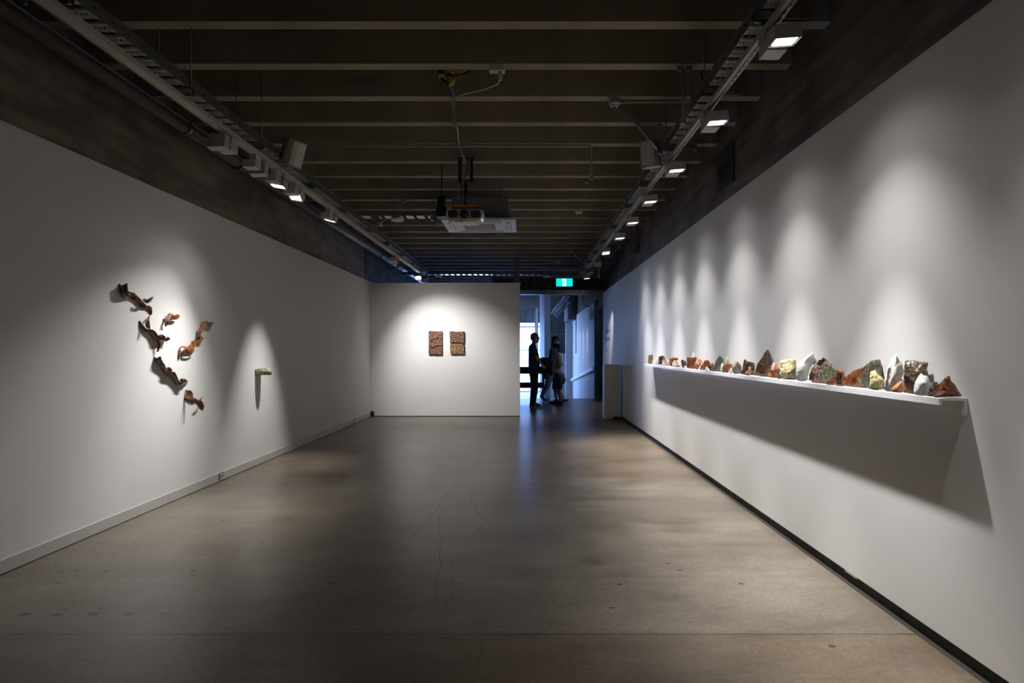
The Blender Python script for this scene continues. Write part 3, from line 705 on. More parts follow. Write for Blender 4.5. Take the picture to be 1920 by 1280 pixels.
# ---- exit sign
YS = 14.0
a = P(1043,522,YS); b_ = P(1073.5,536.5,YS)
t = thing('exit_sign', 'glowing green exit sign with a white running figure hung before the end opening', 'exit sign', ((a.x+b_.x)/2,YS,(a.z+b_.z)/2))
sw, sh = (b_.x-a.x)/2, (a.z-b_.z)/2
MB().box(-sw-.006,sw+.006,.002,.05,-sh-.006,sh+.02).build('housing', CONDUIT, t, bevel=.003)
MB().box(-sw,sw,-.002,.002,-sh,sh).build('face', SIGNG, t)
dr = MB().box(-.042,.034,-.004,-.002,-sh+.006,sh-.008).build('door_pictogram', SIGNW, t)
m_ = MB()
def limb(p_, q_, r): m_.cyl((p_[0],-.0065,p_[1]),(q_[0],-.0065,q_[1]),r,n=8)
m_.cyl((.008,-.007,.052),(.008,-.004,.052),.011,n=12)
limb((.004,.036),(-.008,.0),.011); limb((.0,.034),(-.022,.018),.006); limb((.006,.034),(.022,.012),.006); limb((-.008,.0),(-.026,-.028),.008); limb((-.026,-.028),(-.042,-.030),.006); limb((-.006,.0),(.008,-.03),.008); limb((.008,-.03),(.014,-.055),.007)
m_.build('running_figure', SIGNG, t)
for x in (-.12,.12): MB().cyl((x,.02,sh+.02),(x,.02,4.0-t.location.z),.005,n=6).build('hanger_rod', GALVD, t)

# ---- far lighting
t = thing('lighting_track', 'bluish lighting track beyond the opening above the ramp', 'lighting track', (1.28,19.3,H+1.6))
MB().box(-.025,.025,0,11,0,.05).build('rail', GALV, t)
MB().box(-.16,-.07,0,10,.03,.05).box(-.165,-.16,0,10,.03,.10).build('cable_tray', GALVD, t)
for y in (0.5,3.5,6.5,9.5): MB().cyl((0,y,.05),(0,y,ZB+.2-(H+1.6)),.005,n=6).build('hanger_rod', GALVD, t)
for i, Y in enumerate((20.3,21.6,23.0,24.6,26.4,28.4)):
    light_fixture(1.34, Y, H+1.46, f'{order[i]} small spotlight beyond the opening on the far track above the ramp', (1.94,Y+.2,1.2), i%2==0, 1, 45 if i < 4 else 0, 46, 1.0, ztrack=H+1.6, name='track_light', group='spotlights beyond the opening')
# handrail
a = PX(1113.5,691,1.90); b_ = PX(1069,714,1.90)
t = thing('handrail', 'pale sloping handrail with dark bolts along the white wall of the ramp', 'handrail', a)
m_ = MB(); d = b_-a; h_ = .055
m_.b.verts.ensure_lookup_table()
vs = [m_.b.verts.new(Vector((x,0,z))+q_) for q_ in (Vector((0,0,0)),d) for x in (-.05,.0) for z in (-h_,h_)]
for f in ((0,1,3,2),(4,6,7,5),(0,4,5,1),(2,3,7,6),(0,2,6,4),(1,5,7,3)): m_.b.faces.new([vs[i] for i in f])
m_.build('rail_board', SHELFW, t)
for i in range(8):
    q_ = d*((i+.5)/8); MB().cyl(q_+Vector((-.056,0,0)),q_+Vector((-.05,0,0)),.022,n=8).build('bolt', BLACK, t)
    if i in (0,3,6): MB().box(-.01,.04,-.03,.03,-.04,.0).build('bracket', GALVD, t).location = q_
# timber balustrade at the floor edge
t = thing('balustrade', 'dark red timber balustrade with two wide rails at the edge of the upper floor', 'balustrade', (0,18.0,0))
for z0,z1 in ((.70,.90),(.30,.46)): MB().box(-5.9,.505,.02,.07,z0,z1).build('rail', WOODR, t, bevel=.004)
for x in (-5.8,-4.3,-2.8,-1.3,-.32,.44): MB().box(x,x+.06,-.02,.02,0,.90).build('post', WOODR, t)
# bracket sign and conduit on the ramp wall
p = PX(1107,590,1.9)
t = thing('wall_box', 'small white box on a bent arm high on the ramp wall', 'wall box', p)
MB().box(-.06,.0,-.2,.2,-.16,.16).build('housing', PLINTHW, t, bevel=.01)
MB().box(.0,.04,-.05,.05,-.03,.03).build('bracket', GALVD, t)
conduit([PX(1080,585,1.925),PX(1080,661,1.925)], .018, 'thin vertical conduit down the white ramp wall')
conduit([(1.72,19.6,ZB),(1.72,19.6,2.9),(1.78,19.6,2.75),(1.93,19.6,2.70)], .014, 'dark bent conduit dropping onto the top of the ramp wall')

# ================================================================ SHELF
XF = 1.776; SH = 1.162; Y0s, Y1s = 2.754, 9.62
t = thing('wall_shelf', 'long narrow white shelf along the right wall carrying the ceramics', 'shelf', (1.838,Y0s,SH))
def L(x,y,z): return (x-1.838,y-Y0s,z-SH)
def sbox(nm, x0,x1,y0,y1,z0,z1, lab=None):
    o = MB().box(x0-1.838,x1-1.838,y0-Y0s,y1-Y0s,z0-SH,z1-SH).build(nm, SHELFW, t)
    return o
js = [Y0s,4.19,5.03,5.38,7.22,8.9,Y1s]
for i in range(len(js)-1):
    g = .0015; dz = (0,.0008,-.0006,.0005,0,.0)[i]
    sbox('shelf_board', XF, 1.899, js[i]+g, js[i+1]-g, SH-.010+dz, SH+dz)
    sbox('fascia', XF-.0002, XF+.012, js[i]+g, js[i+1]-g, SH-.029, SH-.010+dz-.0002)
sbox('wall_cleat', 1.887, 1.899, Y0s, 9.0, SH-.073, SH-.0105)
bpy.context.view_layer.update()

# ---- glazes
def glaze(name, c1, c2, c3=None, rough=.16, sc=18, bump=.5, bd=.006, bs=28, coat=.6, lo=.36, hi=.62):
    return mat(name, c1, rough, noise_=(sc*3.4, 7, c2, lo, hi)+((c3,) if c3 else ()), bump=(bs*2.2, bump, bd*.7), coat=coat)
G = dict(
 brown=glaze('brown_glaze', (.20,.065,.022), (.05,.018,.008), (.12,.035,.012)),
 dark=glaze('dark_brown_glaze', (.085,.04,.022), (.018,.010,.008), (.04,.018,.012)),
 plum=glaze('plum_brown_glaze', (.16,.10,.09), (.05,.022,.018), (.08,.04,.035)),
 rust=glaze('rust_glaze', (.27,.085,.032), (.07,.022,.010), (.16,.045,.018)),
 orange=glaze('orange_glaze', (.60,.22,.09), (.22,.06,.02), (.42,.13,.05)),
 clay=glaze('bare_clay', (.36,.20,.10), (.20,.09,.04), rough=.6, coat=0),
 white=glaze('white_glaze', (.80,.81,.78), (.62,.65,.61), rough=.3, coat=.3, bump=.8, bd=.012, bs=16),
 bone=glaze('bone_white_clay', (.66,.65,.61), (.52,.50,.46), rough=.6, coat=.0, bump=.9, bd=.014, bs=12),
 cream=glaze('crawling_cream_glaze', (.78,.68,.38), (.42,.27,.12), (.66,.55,.28), sc=26, bump=1.0, bd=.016, bs=34, lo=.40, hi=.56),
 green=glaze('olive_green_glaze', (.12,.13,.075), (.045,.05,.032), (.08,.09,.055)),
 moss=glaze('moss_and_cream_glaze', (.42,.42,.28), (.10,.085,.045), (.24,.25,.15), sc=22, bump=1, bd=.012),
 olive=glaze('olive_brown_glaze', (.17,.125,.07), (.055,.038,.022), (.10,.075,.04), sc=22, bump=1, bd=.014, bs=34),
 mix=glaze('mixed_cream_brown_glaze', (.70,.62,.50), (.20,.07,.03), (.45,.28,.18), sc=30, bump=.8, bd=.010),
 pink=glaze('pink_cream_glaze', (.78,.62,.55), (.50,.28,.18), (.74,.62,.48), sc=30),
 metal=glaze('brown_white_glaze', (.66,.62,.62), (.14,.05,.025), (.30,.14,.09), sc=24, bump=1, bd=.012),
)
def shard(label, outline, faces=None, pts=None, fx=(1.79,1.885), th=.034, amp=.004, base='brown', cut=3, grp='ceramic shards along the white shelf', name='ceramic_shard'):
    """outline: px ring of the visible silhouette. pts: extra inner (u,v,push) ridge points. faces: [(indices, glaze)]"""
    us = [p[0] for p in outline]; u0, u1 = min(us), max(us)
    A = Vector((fx[0], fx[0]*F/(u0-CX), 0)); B = Vector((fx[1], fx[1]*F/(u1-CX), 0)); D = (B-A).normalized(); Nn = Vector((D.y,-D.x,0))
    if Nn.y > 0: Nn = -Nn
    def onplane(u, v, push=0):
        r = Vector(((u-CX)/F, 1, 0)); # solve A + s*D = Y*r
        den = r.x*D.y-r.y*D.x; Y = (A.x*D.y-A.y*D.x)/den
        if push:
            q_ = r*Y+Nn*push; Y2 = q_.y; return Vector(((u-CX)/F*Y2, Y2, H-(v-CY)*Y2/F))
        return Vector((r.x*Y, Y, H-(v-CY)*Y/F))
    ring = [onplane(*p[:2], 0) for p in outline]; inner = [onplane(*p) for p in (pts or [])]
    if not pts:
        c_ = sum(us)/len(us); cv = sum(p[1] for p in outline)/len(outline)
        # default ridge: one off-centre peak towards the viewer
        inner = [onplane(u0*.45+u1*.55, cv+2, th*.9)]
    allp = ring+inner; zmin = min(p.z for p in ring); zmax = max(p.z for p in ring)
    def fz(z): return zmax-(zmax-z)*(zmax-SH-.0012)/(zmax-zmin)
    for p in allp: p.z = max(fz(p.z), SH+.0012)
    b = bmesh.new(); V = [b.verts.new(p) for p in allp]; n = len(ring)
    mats = []
    def mi(g):
        if g not in mats: mats.append(g)
        return mats.index(g)
    if faces:
        for idx, g in faces:
            f = b.faces.new([V[i] for i in idx]); f.material_index = mi(g)
    else:
        gs = base if isinstance(base, (list,tuple)) else [base]
        for i in range(n):
            f = b.faces.new((V[i], V[(i+1)%n], V[n])); f.material_index = mi(gs[i % len(gs)])
    # back shell: shrunken copy pushed behind
    cen = sum(ring, Vector())/n
    bk = []
    for p in ring:
        q_ = cen+(p-cen)*.80-Nn*th; q_.z = max(SH+.0012, p.z-(p.z-SH)*.08 if p.z > SH+.01 else p.z); q_.x = min(q_.x, 1.893); bk.append(b.verts.new(q_))
    gb = faces[0][1] if faces else (base if isinstance(base,str) else base[0])
    for i in range(n):
        f = b.faces.new((V[i], bk[i], bk[(i+1)%n], V[(i+1)%n])); f.material_index = mi(gb)
    f = b.faces.new(bk[::-1]); f.material_index = mi(gb)
    bmesh.ops.triangulate(b, faces=b.faces[:])
    bmesh.ops.recalc_face_normals(b, faces=b.faces[:])
    bmesh.ops.subdivide_edges(b, edges=b.edges[:], cuts=cut, use_grid_fill=True)
    bmesh.ops.smooth_vert(b, verts=b.verts[:], factor=.22, use_axis_x=True, use_axis_y=True, use_axis_z=True)
    seed = Vector((u0*.7, u1*.3, 5)); b.normal_update()
    for v in b.verts:
        if v.co.z > SH+.006:
            q_ = noise.noise(v.co*34+seed)*amp*1.3+noise.noise(v.co*90+seed)*amp*.9
            if amp > .0075: q_ = noise.noise(Vector((v.co.x*18,v.co.y*18,v.co.z*62))+seed)*amp*1.1+noise.noise(v.co*80+seed)*amp*.6
            v.co += v.normal*q_
        v.co.x = min(v.co.x, 1.8945); v.co.z = max(v.co.z, SH+.0012)
        
    lo_ = min(v.co.z for v in b.verts)
    for v in b.verts: v.co.z -= (lo_-SH-.0010) if v.co.z < lo_+.004 else 0
    for f in b.faces: f.smooth = True
    c0 = Vector((sum(v.co.x for v in b.verts)/len(b.verts), sum(v.co.y for v in b.verts)/len(b.verts), SH))
    bmesh.ops.translate(b, vec=-c0, verts=b.verts)
    me = bpy.data.meshes.new(name); b.to_mesh(me); b.free()
    for g in mats: me.materials.append(G[g])
    o = bpy.data.objects.new(name, me); COL.objects.link(o); o.location = c0
    return tag(o, label, 'ceramic', grp)

shard('small upright green and orange chunk, leftmost on the far end of the shelf', [(1215.6,682),(1215.8,665),(1224,664),(1224.6,675),(1223,682)], [((0,1,2,3,5),'olive'),((0,5,3,4),'orange')], [(1219.5,674.5,.03)], fx=(1.80,1.87))
shard('narrow white wedge leaning beside the green and orange chunk', [(1224.7,682),(1229,672),(1240.6,661.5),(1241.6,669),(1236,682.5)], base='white', fx=(1.80,1.88))
shard('small brown-topped chunk behind the leftmost pale cluster', [(1234,682),(1234.5,668),(1244,666.8),(1246,673),(1245,684)], base=['olive','dark','moss'], fx=(1.79,1.86))
shard('pale mosaic lump with brown flecks, next to the first brown-topped chunk', [(1241,683.6),(1242,675),(1251,672.8),(1254,678),(1252.5,685),(1246,684.6)], base=['pink','mix'], fx=(1.785,1.83), th=.02)
shard('dark maroon slab left of the cream lump at the far end', [(1255,686),(1255,671),(1269.4,669.2),(1272,679),(1269,687)], base='rust', fx=(1.80,1.885))
shard('cream and pink lump in front of the dark maroon slab', [(1260,686.4),(1260,680),(1264,675),(1270.6,675.6),(1273,680),(1277.5,688),(1268,688)], base=['pink','pink','mix'], fx=(1.785,1.84), th=.025)
shard('jagged dark brown chunk left of the square brown block', [(1279,688),(1276,677),(1278,673),(1282,675.6),(1286,676),(1287,687)], base=['dark','olive'], fx=(1.80,1.86))
shard('tiny white pebble shard at the foot of the square brown block', [(1281,689.3),(1285,685.4),(1287.5,689.7)], base='white', fx=(1.782,1.795), th=.012)
shard('small white cone poking up behind the square brown block', [(1294,678),(1295,667),(1299,659.5),(1302,668),(1303,678)], base='white', fx=(1.865,1.885), th=.02)
shard('square brown block with a rough speckled base', [(1287,689.4),(1287.2,669.6),(1297,668.4),(1305.6,669.6),(1303.8,679),(1301,690.4)], [((0,1,6,5),'brown'),((1,2,3,6),'brown'),((3,4,5,6),'brown')], [(1295,680,.03)], fx=(1.79,1.87))
shard('orange-flecked leaning slab right of the square brown block', [(1302.5,691),(1303,680),(1307.5,671.6),(1312.5,672.3),(1318,677),(1309,692)], base=['orange','mix','orange'], fx=(1.785,1.87))
shard('round-topped rust-brown slab, leaning', [(1311,692.4),(1313,686),(1318,680),(1321,675),(1328,674.4),(1331.6,680.6),(1329,688),(1322,693)], base='rust', fx=(1.79,1.88))
shard('small rust and grey chunk between the round-topped slab and the dark green wedge', [(1330,693.6),(1328,688),(1329,683),(1337,680.6),(1338.4,685),(1335,694)], base=['rust','plum'], fx=(1.80,1.86))
shard('tiny white pyramid in front of the round-topped slab', [(1321,693.2),(1324.5,687.3),(1330,694)], base='white', fx=(1.782,1.80), th=.015)
shard('tall dark green wedge with a slanted left edge', [(1332.5,695.6),(1348.8,665.4),(1352.5,668),(1356,672.5),(1356.6,678),(1353,688),(1350.5,696)], base='green', fx=(1.785,1.885), pts=[(1347,684,.024)])
shard('thin pale sliver between the green wedge and the brown cup', [(1350.3,696),(1352,686),(1353.5,678.5),(1357,683),(1355,696.8)], base='white', fx=(1.80,1.83), th=.012)
shard('green and brown pyramid standing in a brown cup shape', [(1354.5,697),(1353.5,690),(1356.6,682),(1358,677),(1362,668.4),(1364.4,670),(1369.4,681.5),(1372.8,682),(1372,696),(1363,697.4)],
      [((2,3,4,5,6,11),'moss'),((1,2,11,10),'rust'),((0,1,10,9),'clay'),((10,11,6,7),'brown'),((9,10,7,8),'rust')], [(1362,688,.03),(1363,683.5,.03)], fx=(1.79,1.87))
shard('small pinkish triangular shard at the foot of the brown cup', [(1364.5,697.4),(1370.8,689.6),(1371.6,698.6),(1366,698.8)], base='pink', fx=(1.782,1.80), th=.012)
shard('green and pink lump under a grey bowl rim', [(1376,700),(1374,691),(1373,682),(1382.5,676.8),(1390.6,684),(1389,699.6)], [((2,3,4,6),'plum'),((1,2,6),'mix'),((0,1,6,5),'moss'),((4,5,6),'brown')], [(1382,685.5,.03)], fx=(1.79,1.87))
shard('big dark brown chunk with a peaked left corner', [(1388.5,700.8),(1392,684),(1395.6,672.8),(1399,675.4),(1415.6,680),(1416.2,692),(1411,702)], base=['olive','dark','dark','dark'], fx=(1.79,1.885), pts=[(1399,687,.03)])
shard('small white and orange shard in front of the big dark brown chunk', [(1398.3,701.6),(1399.4,696),(1403.8,686),(1407.5,688),(1408.3,693.5),(1404,702)], base=['pink','orange'], fx=(1.782,1.81), th=.015)
shard('tall dark pyramid with a glossy overhanging upper face', [(1411,702.6),(1416,692),(1421,680.6),(1438.8,654.7),(1440.2,655),(1449,680.8),(1443.5,689.6),(1438,706),(1425,705)],
      [((2,3,4,5,6,9),'plum'),((1,2,9,10),'dark'),((0,1,10,8),'clay'),((8,10,9,7),'dark'),((9,6,7),'brown')], [(1429,684.2,.034),(1423,697,.03)], fx=(1.79,1.885))
shard('orange and cream pyramid beside the tall dark one', [(1437.5,706),(1443.8,692.5),(1450,680),(1453,679.2),(1459,688.8),(1462,702),(1456,708)],
      [((0,1,7,6),'orange'),((1,2,3,7),'mix'),((3,4,7),'orange'),((4,5,6,7),'rust')], [(1449.5,694,.03)], fx=(1.785,1.86))
shard('narrow dark lavender shard squeezed left of the cream textured block', [(1458,708.4),(1458.8,696),(1461,690),(1463,697),(1465,709)], base='plum', fx=(1.80,1.825), th=.014)
shard('square cream block with rough crawling glaze over a brown foot', [(1465.5,709.4),(1462.5,698),(1462,675),(1472,673),(1492,672.4),(1492.6,688),(1492.2,710.8),(1474,710)],
      [((1,2,3,8),'cream'),((3,4,5,8),'cream'),((0,1,8,7),'cream'),((8,5,6,7),'dark')], [(1478,698.5,.026)], fx=(1.79,1.88))
shard('bright white peaked shard with a folded top', [(1493.3,711),(1494.3,682.6),(1510,670),(1524.4,658.8),(1526,660.3),(1525.5,677.5),(1519,688),(1513.6,709.6),(1503.3,712.4)],
      [((1,2,3,4,5,6,9),'white'),((0,1,9,8),'white'),((6,7,8,9),'white')], [(1504,690,.034)], fx=(1.79,1.885), amp=.006)
shard('large brown and moss-grey boulder with a knob on top', [(1515,710.5),(1519.7,691),(1529,680.6),(1537.7,673.6),(1540.8,670.4),(1544.7,669.7),(1547.8,676),(1558.8,684.5),(1572.6,692.3),(1573.4,700),(1568,717),(1549,716.8),(1530,715.5)],
      [((0,1,14,12),'brown'),((1,2,13,14),'metal'),((2,3,4,5,6,13),'dark'),((6,7,8,13),'moss'),((8,9,10,13),'moss'),((10,11,13),'moss'),((11,12,14,13),'metal')], [(1538,686,.036),(1524,697,.034)], fx=(1.795,1.885), amp=.007)
shard('low red-brown wedge in front of the large boulder', [(1548.6,717.4),(1568,699.2),(1568.6,719.8),(1551,719.4)], base='rust', fx=(1.783,1.82), th=.018)
shard('red-brown hollow box form right of the low wedge', [(1568,720.2),(1568,697.8),(1572,692.3),(1582.6,693.5),(1584.4,704),(1583.6,719.6)],
      [((0,1,6,7),'dark'),((1,2,3,6),'rust'),((3,4,5,7,6),'rust'),((0,7,5),'clay')], [(1579.5,698,.022),(1579.5,719,.02)], fx=(1.785,1.83), th=.02)
shard('long rust slope rising into a dark green ribbed block', [(1572,720.8),(1583.8,705.6),(1618,685.3),(1632,677),(1647.3,672.2),(1649,673.5),(1654,704),(1655,723),(1645,724.5),(1619,725.6),(1600,724)],
      [((0,1,2,12,10),'rust'),((2,3,11,12),'olive'),((3,4,5,6,11),'green'),((6,7,8,11),'moss'),((8,9,12,11),'green'),((9,10,12),'clay')], [(1636,700,.022),(1612,706,.03)], fx=(1.80,1.88), amp=.006, th=.03)
shard('yellow speckled pyramid in front of the green ribbed block', [(1629.6,727.4),(1632.6,698),(1641.9,693),(1646.2,699),(1658.3,713.6),(1656,728),(1642,729)], base='cream', fx=(1.783,1.85), pts=[(1641,712,.03)], amp=.005)
shard('tall chalk-white peak with rippled surface', [(1657.2,728),(1663.7,692.5),(1673.6,671.7),(1681.2,662.2),(1690,677),(1695.5,692.5),(1692.5,711),(1690,730.4),(1664,731)],
      [((0,1,2,9,8),'bone'),((2,3,4,5,9),'bone'),((5,6,7,8,9),'bone')], [(1676,702,.032)], fx=(1.79,1.885), amp=.008)
shard('orange wedge tucked between the chalk-white peak and the olive cylinder', [(1668.4,728.4),(1680,719),(1692.7,711),(1692.6,732),(1675,731.2)], base='orange', fx=(1.783,1.835), th=.02)
shard('tall olive-brown cylinder with rough glossy ridges', [(1693.6,733.4),(1695,705),(1696.6,676),(1703,673.8),(1711,674),(1724,676),(1738.6,677.7),(1738.8,695),(1740,713),(1737,734.6),(1717,735.4)],
      [((1,2,3,4,11,12),'olive'),((4,5,6,11),'olive'),((6,7,8,9,12,11),'olive'),((0,1,12,9,10),'clay')], [(1717,700,.04),(1716,727,.04)], fx=(1.79,1.88), amp=.006, th=.036)
shard('smooth white rock in front of the olive-brown cylinder', [(1716.4,735.6),(1718,716.6),(1726.6,700.6),(1736,704.5),(1747,716.6),(1744.4,736),(1733,737.4)], base='white', fx=(1.783,1.85), pts=[(1731,719,.032)], amp=.005)
shard('small dark striped shard behind the rightmost pyramid', [(1738.5,738.6),(1745,725),(1750.7,715.5),(1755.6,715),(1763,718),(1760,736),(1750,739.2)], base=['dark','olive'], fx=(1.80,1.85), th=.02)
shard('glossy chestnut pyramid at the near right end of the shelf', [(1746.6,740),(1760,722),(1777.5,703),(1780.8,706.7),(1793,723),(1804.8,740),(1800,742),(1753,742.4)], base='rust', fx=(1.785,1.885), pts=[(1768,727,.030)], amp=.005)

# ================================================================ LEFT WALL CERAMICS
GR = glaze('wall_ceramic_brown', (.17,.065,.03), (.05,.02,.012), (.10,.038,.018), rough=.22, sc=12)
GR2 = glaze('wall_ceramic_amber', (.34,.12,.045), (.12,.04,.018), (.22,.075,.03), rough=.14, sc=12, coat=1)
GRN = mat('green_glaze_spot', (.14,.24,.05), .15, noise_=(60,3,(.30,.34,.22),.4,.6))
def catm(ps, n):
    out = []; m_ = len(ps)-1
    for k_ in range(n+1):
        t_ = k_/n*m_; i = min(int(t_), m_-1); s_ = t_-i
        p_ = [ps[max(i-1,0)], ps[i], ps[i+1], ps[min(i+2,m_)]]
        out.append(.5*((2*p_[1])+(-p_[0]+p_[2])*s_+(2*p_[0]-5*p_[1]+4*p_[2]-p_[3])*s_*s_+(-p_[0]+3*p_[1]-3*p_[2]+p_[3])*s_**3))
    return out
def ribbon(b, lo, hi, xw=XL-.004, bulge=.018, n=26, ex=0):
    lo = [Vector((u,v,0)) for u,v in lo]; hi = [Vector((u,v,0)) for u,v in hi]
    lo = catm(lo, n); hi = catm(hi, n); rows = []
    for a, c_ in zip(lo, hi):
        X0 = xw+ex; Y = X0*F/(a.x-CX); pa = Vector((X0,Y,H-(a.y-CY)*Y/F))
        X1 = (c_.x-CX)*Y/F; pc = Vector((X1,Y,H-(c_.y-CY)*Y/F))
        if X1 < X0+.004: pc.x = X0+.004
        mid = (pa+pc)/2; L_ = (pc-pa).length
        row = []
        for k_ in range(7):
            s_ = k_/6; p = pa.lerp(pc, s_); q_ = math.sin(PI*s_)
            p.z -= bulge*q_*min(1, L_/.06); p.y -= bulge*.6*q_; row.append(p)
        rows.append([b.verts.new(p) for p in row])
    for r0, r1 in zip(rows, rows[1:]):
        for k_ in range(6):
            f = b.faces.new((r0[k_], r0[k_+1], r1[k_+1], r1[k_])); f.smooth = True
def wallpiece(label, strips, m_, spots=()):
    b = bmesh.new()
    for s_ in strips: ribbon(b, *s_[:2], **(s_[2] if len(s_) > 2 else {}))
    from mathutils.bvhtree import BVHTree
    b.verts.ensure_lookup_table(); b.faces.ensure_lookup_table(); tree = BVHTree.FromBMesh(b)
    c0 = sum((v.co for v in b.verts), Vector())/len(b.verts); c0.x = XL
    bmesh.ops.translate(b, vec=-c0, verts=b.verts)
    bmesh.ops.recalc_face_normals(b, faces=b.faces[:])
    t = thing('ceramic_ribbon', label, 'ceramic', c0, 0, 'wavy glazed ceramics on the left wall')
    me = bpy.data.meshes.new('ribbon'); b.to_mesh(me); b.free(); me.materials.append(m_)
    o = bpy.data.objects.new('ribbon', me); COL.objects.link(o); o.parent = t
    so = o.modifiers.new('solid', 'SOLIDIFY'); so.thickness = .011; so.offset = 0
    sb = o.modifiers.new('sub', 'SUBSURF'); sb.levels = 1; sb.render_levels = 1
    cam_p = Vector((0,0,H))
    for (u,v,x) in spots:                              # lumps of green glaze lying on the visible side of the ribbon
        hit = None
        for du, dv in ((0,0),(1,0),(0,1),(-1,0),(0,-1),(2,0),(0,2),(-2,0),(0,-2),(3,2),(-3,-2),(0,4),(0,-4)):
            hit = tree.ray_cast(cam_p, Vector(((u+du-CX)/F, 1, -(v+dv-CY)/F)).normalized())[0]
            if hit is not None: break
        if hit is None: continue
        MB().ball(hit-c0-(hit-cam_p).normalized()*.004, .0115, (.8,.6,1.1), 10, 6).build('green_bead', GRN, t)
    MB().cyl((0,0,0),(.012,0,0),.006,n=8).build('wall_pin', GALVD, t)
wallpiece('largest brown wavy ceramic, topmost on the left wall, with a fat scroll end', [
 ([(223,530),(223.5,541),(227,551),(234,558),(241,560),(246,559.5),(253,565),(260,573.5),(268,577.7),(275,578.7),(280,585),(283,590)], [(239,528.6),(240,541),(242,549),(244,552),(248,549),(254,551),(260,556),(267,563.5),(274,571.5),(280,572.5),(285,577),(284.5,590)], dict(bulge=.022)),
 ([(268,563.5),(272,567),(276,568),(282,565)], [(271,559.5),(277,561),(283,557.5),(287.5,556)], dict(bulge=.006, ex=.05)),
 ([(241,546.5),(245,551),(252,552)],[(243,547),(247,547),(251,549)],dict(bulge=.006, ex=.04))], GR, ((256,556.5,.07),(271,562,.10)))
wallpiece('brown ceramic with one horn pointing up and one hanging down, second from the top', [
 ([(260.6,602),(262.6,614.5),(268,620),(272.6,621),(278.5,620.5),(283,626.5),(288.5,634),(296.5,638.4),(302.5,639),(308,637)], [(262,600.6),(268,608),(274,615),(281,617),(288,618),(294,624),(300,633),(307,634.5),(314,630.8),(320,634.2)]),
 ([(273,611),(273,602),(280.2,593)], [(282.5,616),(280.5,602),(281,592.6)], dict(bulge=.01, ex=.02)),
 ([(295.8,638),(295.8,650),(295,659.7)], [(301.5,639),(301.3,648.4),(296.5,659)], dict(bulge=.01, ex=.02)),
 ([(297,632),(301,635),(306,636)], [(299,628),(304,626.5),(311,631)], dict(bulge=.004, ex=.05))], GR, ((280,615,.08),(302,630,.10)))
wallpiece('smallest amber ceramic curl, between the upper two rows', [
 ([(310.8,612.5),(309,602),(313,593),(317,587)], [(312.2,609),(316.4,601),(319.5,595),(320.8,586.4)], dict(bulge=.008, ex=.02)),
 ([(318.5,601),(324,598.6),(329,599),(334,596)], [(321,587.5),(327,590.6),(332.5,588.6),(337,590.8)], dict(bulge=.012, ex=.03)),
 ([(304.4,599),(308,603),(311,606)], [(306.5,598),(311,599.5),(314,602)], dict(bulge=.004))], GR2)
wallpiece('small amber ceramic with a green patch, rightmost and highest of the wavy group', [
 ([(368.2,620.8),(374,616),(376.4,608),(379,602.8)], [(379.3,622.8),(384,615),(386.3,607),(387,600.6)], dict(bulge=.012, ex=.01)),
 ([(387,609),(391,612),(395,612.3),(398,608.5)], [(388,601.5),(391.5,603.4),(396,603.6),(400,603.4)], dict(bulge=.012, ex=.03))], GR2, ((380.5,607,.07),))
wallpiece('bright orange-brown curling ceramic, below the rightmost small one', [
 ([(332.6,675),(332,662.7),(334.8,653),(340.8,648.8),(347.4,651.2),(353.4,648),(357,641),(364,637.5),(366.5,633.5),(371,632),(376,631)], [(335,674.6),(336.5,665),(341.5,659.5),(349,655.3),(354,657),(359,658.8),(363.5,656),(366.5,648),(371,643),(377,641.5),(381.5,634)], dict(bulge=-.012)),
 ([(344,658),(352,663.5),(358,663),(363,659)], [(348,656),(355,659),(360,659.8),(365,656)], dict(bulge=.004, ex=.03))], GR2, ((337,656.5,.05),(368,643,.09)))
wallpiece('long dark wavy ceramic stepping down to the right, below the horned one', [
 ([(287.7,666.7),(292,676.6),(299.4,682),(304,689.7),(309.7,700),(316,702.5),(321,704),(325.6,711),(330.3,720.6),(336,723),(342.5,720.6),(350,717)], [(301.2,666.7),(304,675.6),(309.7,684),(313.4,694.4),(321,696.5),(327.5,696.5),(332,704),(335,712.5),(340,716.5),(346,712.5),(350,711.5),(352.5,715)]),
 ([(312.8,692),(316,696.5),(321,696.5)], [(314,688.4),(318,688),(323,692.5)], dict(bulge=.004, ex=.05)),
 ([(337,714),(342,717),(347,715)], [(339,710.5),(344,708.4),(349.5,712)], dict(bulge=.004, ex=.05))], GR, ((343,711,.09),))
wallpiece('lowest dark ceramic with folded wings, at the bottom of the wavy group', [
 ([(348,730),(349,739.4),(346,745)], [(356.5,730.6),(362,737),(364.5,748)], dict(bulge=.01, ex=.01)),
 ([(344.4,747.6),(352,751),(359.3,756),(367,754.3),(373.4,763.7),(380,768.8)], [(345.5,746),(356.5,745.6),(364,744.5),(370,748.7),(378,750.2),(383,761.5)], dict(bulge=.014)),
 ([(369,752.5),(375,748.5),(378.4,743.6)], [(371,753),(377,749.5),(379.2,744)], dict(bulge=.004, ex=.05))], GR, ((357,749,.08),))
